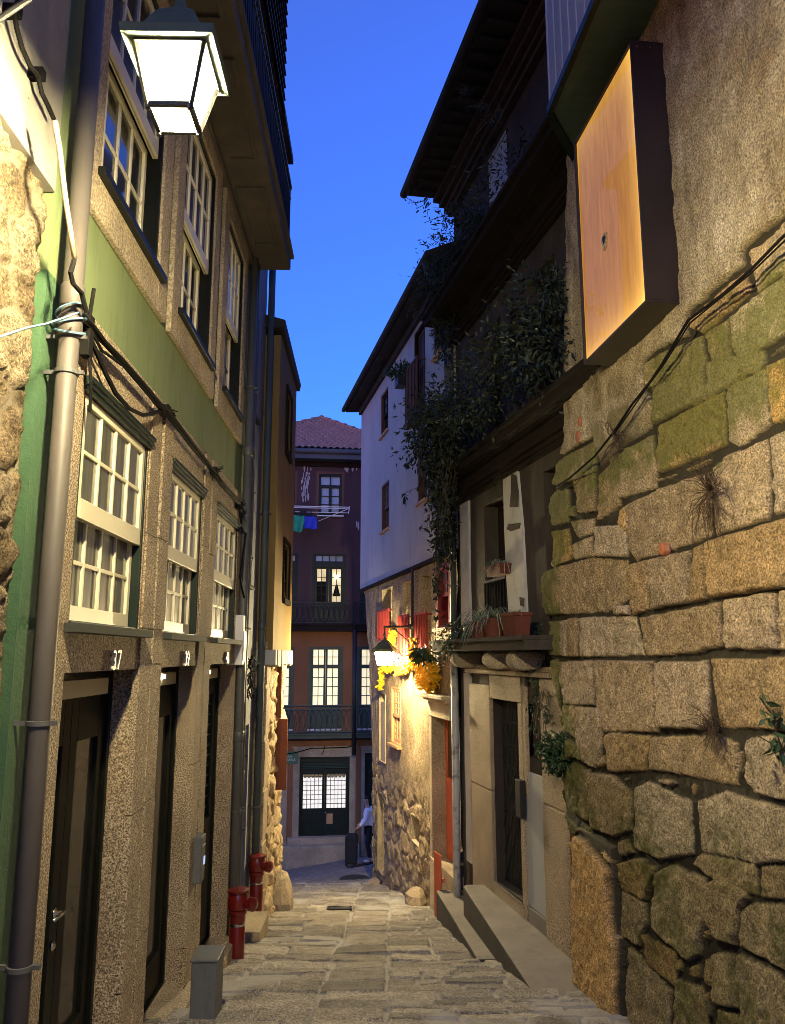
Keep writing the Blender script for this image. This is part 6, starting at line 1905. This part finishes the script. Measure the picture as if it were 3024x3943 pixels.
# ferns and shrubs of the top balcony
b = MB(); z = EYE + 5.15
for (u, zz, d, ra, n) in ((11.4, z + .25, .40, (.24, .22, .32), 1300), (10.7, z + .35, .45, (.35, .28, .32), 900), (9.7, z + .4, .40, (.4, .26, .35), 800), (11.5, z - .35, .32, (.14, .12, .36), 700), (8.6, z + .4, .35, (.4, .25, .35), 500)):
    clump(b, FR.P(u, zz, d), ra, n, .085, .022)
for i in range(16):
    p = FR.P(rng.uniform(9.2, 11.8), z + rng.uniform(0, .4), .45); blades(b, p, 12, .42, .022)
one(b, 'fern', [M['leaf_dark'], M['twig']], 'feathery ferns and shoots crowding the top balcony of the derelict house', 'fern', GP)
# twigs rooted on the eave and cornice
for wi, (px, py, L, n) in enumerate(((1640, 770, .7, 5), (1705, 830, .6, 6), (1700, 910, .5, 5), (1610, 700, .4, 3), (1790, 340, .6, 6), (1930, 420, .7, 5), (1870, 400, .5, 4))):
    b = MB(); u, z = FR.uz((px, py), .70); p0 = FR.P(min(u, RU1 + .1), z, .68)
    for i in range(n):
        e = p0 + Vector((rng.uniform(-.5, .2), rng.uniform(-.2, .4), rng.uniform(-.35, .25))) * L
        trail(b, [p0, p0.lerp(e, .5) + rv(.03), e], 7, .07, .025, .02)
    one(b, 'eave_weed', LM, 'straggling weed rooted in the gutter and cornice of the derelict house', 'weed', 'weeds along the derelict eave')
# dark shrub on the balcony behind the light box
b = MB()
for (px, py, ra, n) in ((2080, 1210, (.25, .25, .3), 700), (2130, 1100, (.12, .12, .22), 200), (2020, 1290, (.3, .25, .25), 600)):
    u, z = FR.uz((px, py), .45); clump(b, FR.P(u, z, .45), ra, n, .08, .035)
one(b, 'balcony_shrub', LM, 'dark shrub on the derelict house half hidden behind the light box', 'shrub', GP)
b = MB()
u, z = FR.uz(c8(760, 830), .5); p = FR.P(u, z, .5)
b.lathe(p, [(.09, -.12), (.13, .10), (.14, .12), (.12, .12), (.11, .06), (.0, .06)], 14)
pt = one(b, 'flower_pot', M['dark_wood'], 'dark pot standing on the middle balcony beside the light box', 'flower pot')
# green curtain of creeper beside the gate and the bush on the stone wall
b = MB()
for (px, py, ra, n) in ((2090, 2440, (.10, .12, .20), 420), (2100, 2560, (.10, .12, .22), 420), (2095, 2660, (.08, .1, .14), 200), (2130, 2740, (.06, .08, .12), 120)):
    u, z = FN.uz((px, py), -.1); clump(b, FN.P(u, z, -.08), ra, n, .06, .018, .5)
for i in range(8):
    u, z = FN.uz((2090 + rng.uniform(-30, 40), 2660), -.05); p = FN.P(u, z, -.03); L = rng.uniform(.2, .6)
    trail(b, [p, p + Vector((-.05, 0, -L * .5)), p + Vector((-.08, 0, -L))], 12, .05, .02)
one(b, 'creeper', LG, 'fine green creeper draped between the stone wall and the balcony pots', 'creeper')
b = MB(); u, z = FN.uz((2150, 2890), .02)
clump(b, FN.P(u, z, .03), (.17, .15, .13), 900, .055, .028, .2); clump(b, FN.P(u - .12, z - .05, .06), (.12, .1, .10), 380, .05, .026, .4); clump(b, FN.P(u + .16, z - .10, .0), (.10, .1, .10), 260, .05, .026, .4)
one(b, 'wall_bush', LG, 'leafy green bush growing out of the end of the stone wall above the white panel', 'bush')
b = MB()
for (px, py) in ((2990, 2740), (3010, 2850)):
    u, z = FN.uz((px, py), .06); p = FN.P(u, z, .06)
    for i in range(5):
        e = p + Vector((-.1, 0, 0)) * rng.uniform(0, 1) + rv(.05); trail(b, [p + Vector((0, 0, -.05)), e], 5, .065, .03, .02)
one(b, 'wall_weed', LG, 'small green weed rooted in the stone wall at the right edge', 'weed')


def dry_twigs(px, py, n, L, label):
    b = MB(); u, z = FN.uz((px, py), .06); c = FN.P(u, z, .06)
    for i in range(n):
        a = rng.uniform(.2, 5.9); d = Vector((0, 0, 0)) + Vector((FN.t.x, FN.t.y, 0)) * math.cos(a) + Vector((0, 0, math.sin(a))) + Vector((FN.n.x, FN.n.y, 0)) * rng.uniform(.1, .6)
        l = L * rng.uniform(.4, 1.1); e = c + d * l
        m = c.lerp(e, .5) + rv(.03) + Vector((0, 0, .05 * l))
        b.tube([c + rv(.01), m, e + Vector((0, 0, -.28 * l)) + rv(.03)], [.0035, .0025, .0012], 4, caps=False)
        if rng.random() < .6:
            b.tube([m, m + (d + rv(.5)) * l * .35], .0015, 4, caps=False)
    one(b, 'dry_plant', M['twig'], label, 'dry plant', 'withered plants on the stone wall')


dry_twigs(2735, 1895, 70, .30, 'large withered tuft spreading over the middle of the stone wall')
dry_twigs(2380, 1690, 40, .20, 'withered tuft on the stone wall just under the black cable')
dry_twigs(2745, 2800, 55, .16, 'withered tuft in the joint low on the stone wall')


def pot_plant(px, py, w, hgt, label, boxy, nb, l, d=.25, mat=None, zsit=None):
    u, z = FR.uz((px, py), d); z = zsit if zsit is not None else z; c = FR.P(u, z, d)
    root = thing('potted_plant', label, 'potted plant', c, 'potted plants on the derelict house')
    b = MB()
    if boxy:
        n = MB; a0, a1 = .86, 1.0
        lo = [FR.P(u - w / 2 * a0, z, d - .08), FR.P(u + w / 2 * a0, z, d - .08), FR.P(u + w / 2 * a0, z, d + .08), FR.P(u - w / 2 * a0, z, d + .08)]
        hi = [FR.P(u - w / 2, z + hgt, d - .1), FR.P(u + w / 2, z + hgt, d - .1), FR.P(u + w / 2, z + hgt, d + .1), FR.P(u - w / 2, z + hgt, d + .1)]
        b.solid(lo, hi); b.fbox(FR, u - w / 2 - .01, u + w / 2 + .01, z + hgt - .03, z + hgt + .008, d - .11, d + .11)
    else:
        b.lathe(c, [(w * .36, 0), (w * .48, hgt * .9), (w * .53, hgt * .9), (w * .53, hgt), (w * .45, hgt), (w * .42, hgt * .85), (0, hgt * .85)], 18)
    b.build('pot', mat or M['terracotta'], root)
    b = MB()
    for k in range(3):
        blades(b, FR.P(u + (k - 1) * w * .25, z + hgt, d), nb // 3, l, .016)
    b.build('leaves', M['leaf_pale'], root)


ZT = EYE + .205
pot_plant(1990, 2480, .40, .24, 'broad terracotta trough with a dark succulent, right end of the lowest balcony', True, 12, .14, .30, zsit=ZT)
pot_plant(1905, 2480, .26, .22, 'terracotta pot with a pale spider plant beside the broad trough', False, 60, .42, .30, zsit=ZT)
pot_plant(1850, 2475, .26, .20, 'terracotta pot with long arching spider leaves at the left of the lowest balcony', False, 70, .48, .30, zsit=ZT)
pot_plant(1925, 2215, .55, .12, 'window box with a pale spider plant on the iron grille above the pots', True, 60, .34, .08, zsit=EYE + .97)
b = MB(); u, z = FR.uz((1770, 2470), .35); clump(b, FR.P(u, z + .06, .35), (.22, .2, .16), 700, .06, .016, .4); clump(b, FR.P(u + .2, z - .1, .42), (.16, .16, .18), 300, .06, .016, .6)
one(b, 'asparagus_fern', LG, 'fine feathery fern at the far left end of the lowest balcony', 'fern', 'potted plants on the derelict house')
# flower box on the white house's tall balcony door
h = uw[1]
root = thing('flower_box', 'small hanging planter with leafy plant outside the tall balcony door of the white house', 'planter', FR.P(h[1] + .12, h[2] + .78, .28))
b = MB(); b.fbox(FR, h[1] - .02, h[1] + .26, h[2] + .74, h[2] + .93, .20, .38); b.build('box', M['iron'], root, bevel=.01)
b = MB(); clump(b, FR.P(h[1] + .12, h[2] + 1.05, .29), (.15, .15, .12), 300, .10, .045, .3); b.build('leaves', M['leaf'], root)
# palm leaves in a pot on the stone part
b = MB(); u, z = FR.uz(cW(1130, 1020), .2); clump(b, FR.P(u, z, .2), (.14, .14, .16), 140, .18, .05, .5)
one(b, 'leafy_plant', LG, 'dark broad leaved plant on the red balustrade above the thickest garland', 'plant')

# yellow garlands
def garland(pts, r, n, label):
    b = MB(); P_ = [FR.P(*FR.uz(cW(*q), .17), .17) for q in pts]; b.tube(P_, .015, 5)
    for i in range(n):
        f = rng.uniform(0, len(P_) - 1.001); k = int(f); p = P_[k].lerp(P_[k + 1], f - k) + rv(r * .55)
        for j in range(3):
            b.leaf(p, rv(1), .035, .045, bend=.5)
    one(b, 'flower_garland', M['yellow'], label, 'garland', 'yellow paper flower garlands')


garland([(960, 950), (950, 1080), (940, 1180), (1000, 1260), (960, 1290)], .07, 420, 'tall yellow garland wound up the post of the middle red balustrade')
garland([(1060, 1340), (1200, 1330)], .05, 160, 'short yellow garland along the foot of the right balustrade')
garland([(1060, 1350), (1050, 1450), (1090, 1560), (1150, 1600), (1200, 1480), (1210, 1350), (1130, 1420), (1110, 1520), (1160, 1440)], .09, 900, 'thick yellow garland bunched below the right balustrade')
garland([(640, 830), (650, 920), (655, 990)], .05, 120, 'short yellow garland on the left red balustrade')
garland([(690, 1290), (720, 1380), (780, 1380), (830, 1290), (850, 1360), (900, 1280), (1010, 1280)], .055, 420, 'yellow garland looped along the ledge right of the far lantern')
garland([(530, 1310), (590, 1370), (640, 1320)], .05, 140, 'small yellow swag just under the far lantern')
garland([(500, 1330), (500, 1450), (490, 1540), (470, 1610)], .04, 160, 'thin yellow garland end hanging left of the far lantern')
b = MB(); u, z = FR.uz(cW(770, 1200), .16); clump(b, FR.P(u, z, .16), (.12, .12, .14), 260, .06, .03)
one(b, 'garland_plant', [M['leaf_pale'], M['twig']], 'pale green plant between the far lantern and the middle balustrade', 'plant')

# ------------------------------------------------------------------ the person with a case
def skin_body(name, verts, edges, radii, mat, parent, sub=2, root=0):
    me = bpy.data.meshes.new(name); off = WL.get(parent.name, Vector((0, 0, 0))) if parent else Vector((0, 0, 0))
    me.from_pydata([tuple(Vector(v)) for v in verts], edges, []); me.materials.append(mat)
    ob = bpy.data.objects.new(name, me); COL.objects.link(ob)
    if parent: ob.parent = parent
    sk = ob.modifiers.new('skin', 'SKIN'); sk.use_smooth_shade = True
    for i, r in enumerate(radii):
        v = me.skin_vertices[0].data[i]; v.radius = r if isinstance(r, tuple) else (r, r); v.use_root = i == root
    s = ob.modifiers.new('sub', 'SUBSURF'); s.levels = sub; s.render_levels = sub
    return ob


r = ray(1425, 3300); ky = 23.4
px_, pz_ = r.x / r.y * ky, EYE + ray(1425, 3312).z / ray(1425, 3312).y * ky
pz_ = gz(px_, ky)
# local frame: x forward (towards the left of the picture), y to the person's left, z up
person = thing('person', 'person in a white hooded top and black trousers leaning forward to a dark case', 'person', (px_, ky, pz_))
person.rotation_euler = (0, 0, R(176))
body_v = [(0, 0, .92), (.02, 0, 1.08), (.04, 0, 1.26), (.06, 0, 1.42), (.085, 0, 1.50), (.115, 0, 1.57), (.135, 0, 1.645), (.125, 0, 1.70),
          (0, .09, .90), (.06, .10, .50), (-.02, .10, .10), (.07, .105, .04), (.16, .11, .03),
          (0, -.09, .90), (-.06, -.10, .50), (-.20, -.10, .12), (-.13, -.105, .04), (-.04, -.11, .03),
          (.06, .17, 1.40), (.11, .21, 1.14), (.30, .19, .96), (.37, .17, .91),
          (.06, -.17, 1.40), (.13, -.21, 1.14), (.31, -.18, .97), (.38, -.16, .92)]
body_e = [(0, 1), (1, 2), (2, 3), (3, 4), (4, 5), (5, 6), (6, 7), (0, 8), (8, 9), (9, 10), (10, 11), (11, 12), (0, 13), (13, 14), (14, 15), (15, 16), (16, 17),
          (3, 18), (18, 19), (19, 20), (20, 21), (3, 22), (22, 23), (23, 24), (24, 25)]
body_r = [(.12, .14), (.11, .13), (.12, .15), (.11, .15), .055, .07, .095, .075, .085, .06, .045, .04, .03, .085, .06, .045, .04, .03, .05, .042, .034, .032, .05, .042, .034, .032]
body = skin_body('body', body_v, body_e, body_r, M['skin'], person)
for sgn, hb in ((1, (.37, .17, .91)), (-1, (.38, -.16, .92))):
    pass
fv, fe, fr_ = [], [], []
for sgn, hb in ((1, Vector((.37, .17, .91))), (-1, Vector((.38, -.16, .92)))):
    for j, (dy, L) in enumerate(((-.03, .075), (-.01, .085), (.01, .08), (.028, .065))):
        n = len(fv); fv += [hb + Vector((.01, dy, 0)), hb + Vector((.05, dy, -.02)), hb + Vector((.055, dy, -.02 - L * .45)), hb + Vector((.03, dy, -.02 - L * .7))]
        fe += [(n, n + 1), (n + 1, n + 2), (n + 2, n + 3)]; fr_ += [.011, .010, .009, .008]
    n = len(fv); fv += [hb + Vector((0, -sgn * .03, 0)), hb + Vector((.03, -sgn * .06, -.02)), hb + Vector((.045, -sgn * .055, -.05))]; fe += [(n, n + 1), (n + 1, n + 2)]; fr_ += [.012, .011, .009]
skin_body('fingers', fv, fe, fr_, M['skin'], person, 1)
hv = [(0, 0, .88), (.015, 0, 1.08), (.04, 0, 1.27), (.06, 0, 1.41), (.045, 0, 1.475), (.06, .175, 1.405), (.11, .215, 1.14), (.27, .195, .985), (.06, -.175, 1.405), (.13, -.215, 1.14), (.28, -.185, .995)]
hr = [(.155, .175), (.145, .165), (.145, .18), (.135, .17), (.095, .10), .068, .060, .050, .068, .060, .050]
skin_body('hooded_top', hv, [(0, 1), (1, 2), (2, 3), (3, 4), (3, 5), (5, 6), (6, 7), (3, 8), (8, 9), (9, 10)], hr, M['white_cloth'], person)
skin_body('hood', [(-.02, 0, 1.49), (-.06, 0, 1.44), (-.08, 0, 1.36)], [(0, 1), (1, 2)], [(.10, .085), (.10, .08), (.06, .05)], M['white_cloth'], person)
tv = [(0, 0, .93), (0, .09, .88), (.06, .10, .50), (-.015, .10, .12), (0, -.09, .88), (-.06, -.10, .50), (-.19, -.10, .14)]
skin_body('trousers', tv, [(0, 1), (1, 2), (2, 3), (0, 4), (4, 5), (5, 6)], [(.14, .165), .105, .078, .062, .105, .078, .062], M['black_cloth'], person)
for sgn, f in ((1, (.02, .10, .05)), (-1, (-.17, -.10, .05))):
    f = Vector(f); skin_body('shoe', [f + Vector((-.04, 0, 0)), f + Vector((.06, 0, -.005)), f + Vector((.16, 0, -.012))], [(0, 1), (1, 2)], [.052, .05, .038], M['white_paint'], person, 1)
skin_body('hair', [(.10, 0, 1.66), (.115, 0, 1.73), (.165, 0, 1.735)], [(0, 1), (1, 2)], [.085, .075, .05], M['hair'], person)
for sgn in (1, -1):
    skin_body('ear', [(.105, sgn * .09, 1.645), (.10, sgn * .098, 1.615)], [(0, 1)], [.02, .014], M['skin'], person, 1)
skin_body('nose', [(.215, 0, 1.645), (.235, 0, 1.615)], [(0, 1)], [.014, .016], M['skin'], person, 1)
b = MB()
for sgn in (1, -1):
    b.lathe(person.location + Vector((.0, 0, 0)), [(.001, 0)], 3) if False else None
cx, cz = px_ - .52, gz(px_ - .52, ky)
case = thing('suitcase', 'large dark wheeled case held by the walking person', 'suitcase', (cx, ky - .02, cz))
b = MB(); b.box((cx, ky - .02, cz + .44), .34, .46, .74, .0)
b.build('shell', M['black_cloth'], case, bevel=.05)
b = MB(); b.tube([(cx + .10, ky - .16, cz + .80), (cx + .12, ky - .16, cz + .93), (cx + .12, ky + .14, cz + .93), (cx + .10, ky + .14, cz + .80)], .014, 8); b.build('pull_handle', M['iron'], case)
for (a, c) in ((-.12, -.16), (.12, -.16), (-.12, .14), (.12, .14)):
    b = MB(); b.lathe((cx + a, ky - .02 + c - .02, gz(cx, ky) + .045), [(.045, 0), (.045, .03)], 12, axis=(0, 1, 0)); b.build('wheel', M['iron'], case)

# ------------------------------------------------------------------ dusk light and camera
sl = bpy.data.lights.new('afterglow', 'SUN'); sl.energy = FILL_STR; sl.angle = R(80); sl.color = (1.0, .95, .92)  # soft fill lamp added to lift the alley, higher than the sky's sun
so = bpy.data.objects.new('afterglow', sl); COL.objects.link(so)
so.rotation_euler = Vector((math.sin(R(SUN_ROT)) * math.cos(R(35)), math.cos(R(SUN_ROT)) * math.cos(R(35)), math.sin(R(35)))).to_track_quat('Z', 'Y').to_euler()
w = bpy.data.worlds.new('World'); scene.world = w; w.use_nodes = True
nt = w.node_tree; bg = nt.nodes['Background']
sky = nt.nodes.new('ShaderNodeTexSky'); sky.sky_type = 'NISHITA'; sky.sun_disc = False
sky.sun_elevation = R(SUN_EL); sky.sun_rotation = R(SUN_ROT); sky.altitude = 60; sky.air_density = 1.0; sky.dust_density = .2; sky.ozone_density = 6.0
tint = mixc(nt, 1.0, sky.outputs['Color'], SKY_TINT, 'MULTIPLY')
tint = mixc(nt, 1.0, tint, (.028, .018, 0.0), 'ADD'); nt.links.new(tint, bg.inputs['Color'])
bg.inputs['Strength'].default_value = SKY_STR

cam = bpy.data.cameras.new('camera'); co = bpy.data.objects.new('camera', cam); COL.objects.link(co)
co.location = (0, 0, EYE); co.rotation_euler = (R(90) + TH, 0, 0)
cam.sensor_fit = 'HORIZONTAL'; cam.sensor_width = 36; cam.lens = 36 * FPX / 3024; cam.clip_start = .05; cam.clip_end = 500
scene.camera = co
scene.view_settings.view_transform = 'Standard'; scene.view_settings.look = 'None'; scene.view_settings.gamma = 1
scene.view_settings.exposure = EXPO
c = scene.cycles
c.use_denoising = True; c.denoiser = 'OPENIMAGEDENOISE'; c.max_bounces = 7; c.diffuse_bounces = 4; c.glossy_bounces = 3
c.sample_clamp_indirect = 6; c.caustics_reflective = False; c.caustics_refractive = False; scene.cycles.filter_width = .85; c.use_adaptive_sampling = True; c.adaptive_threshold = .012
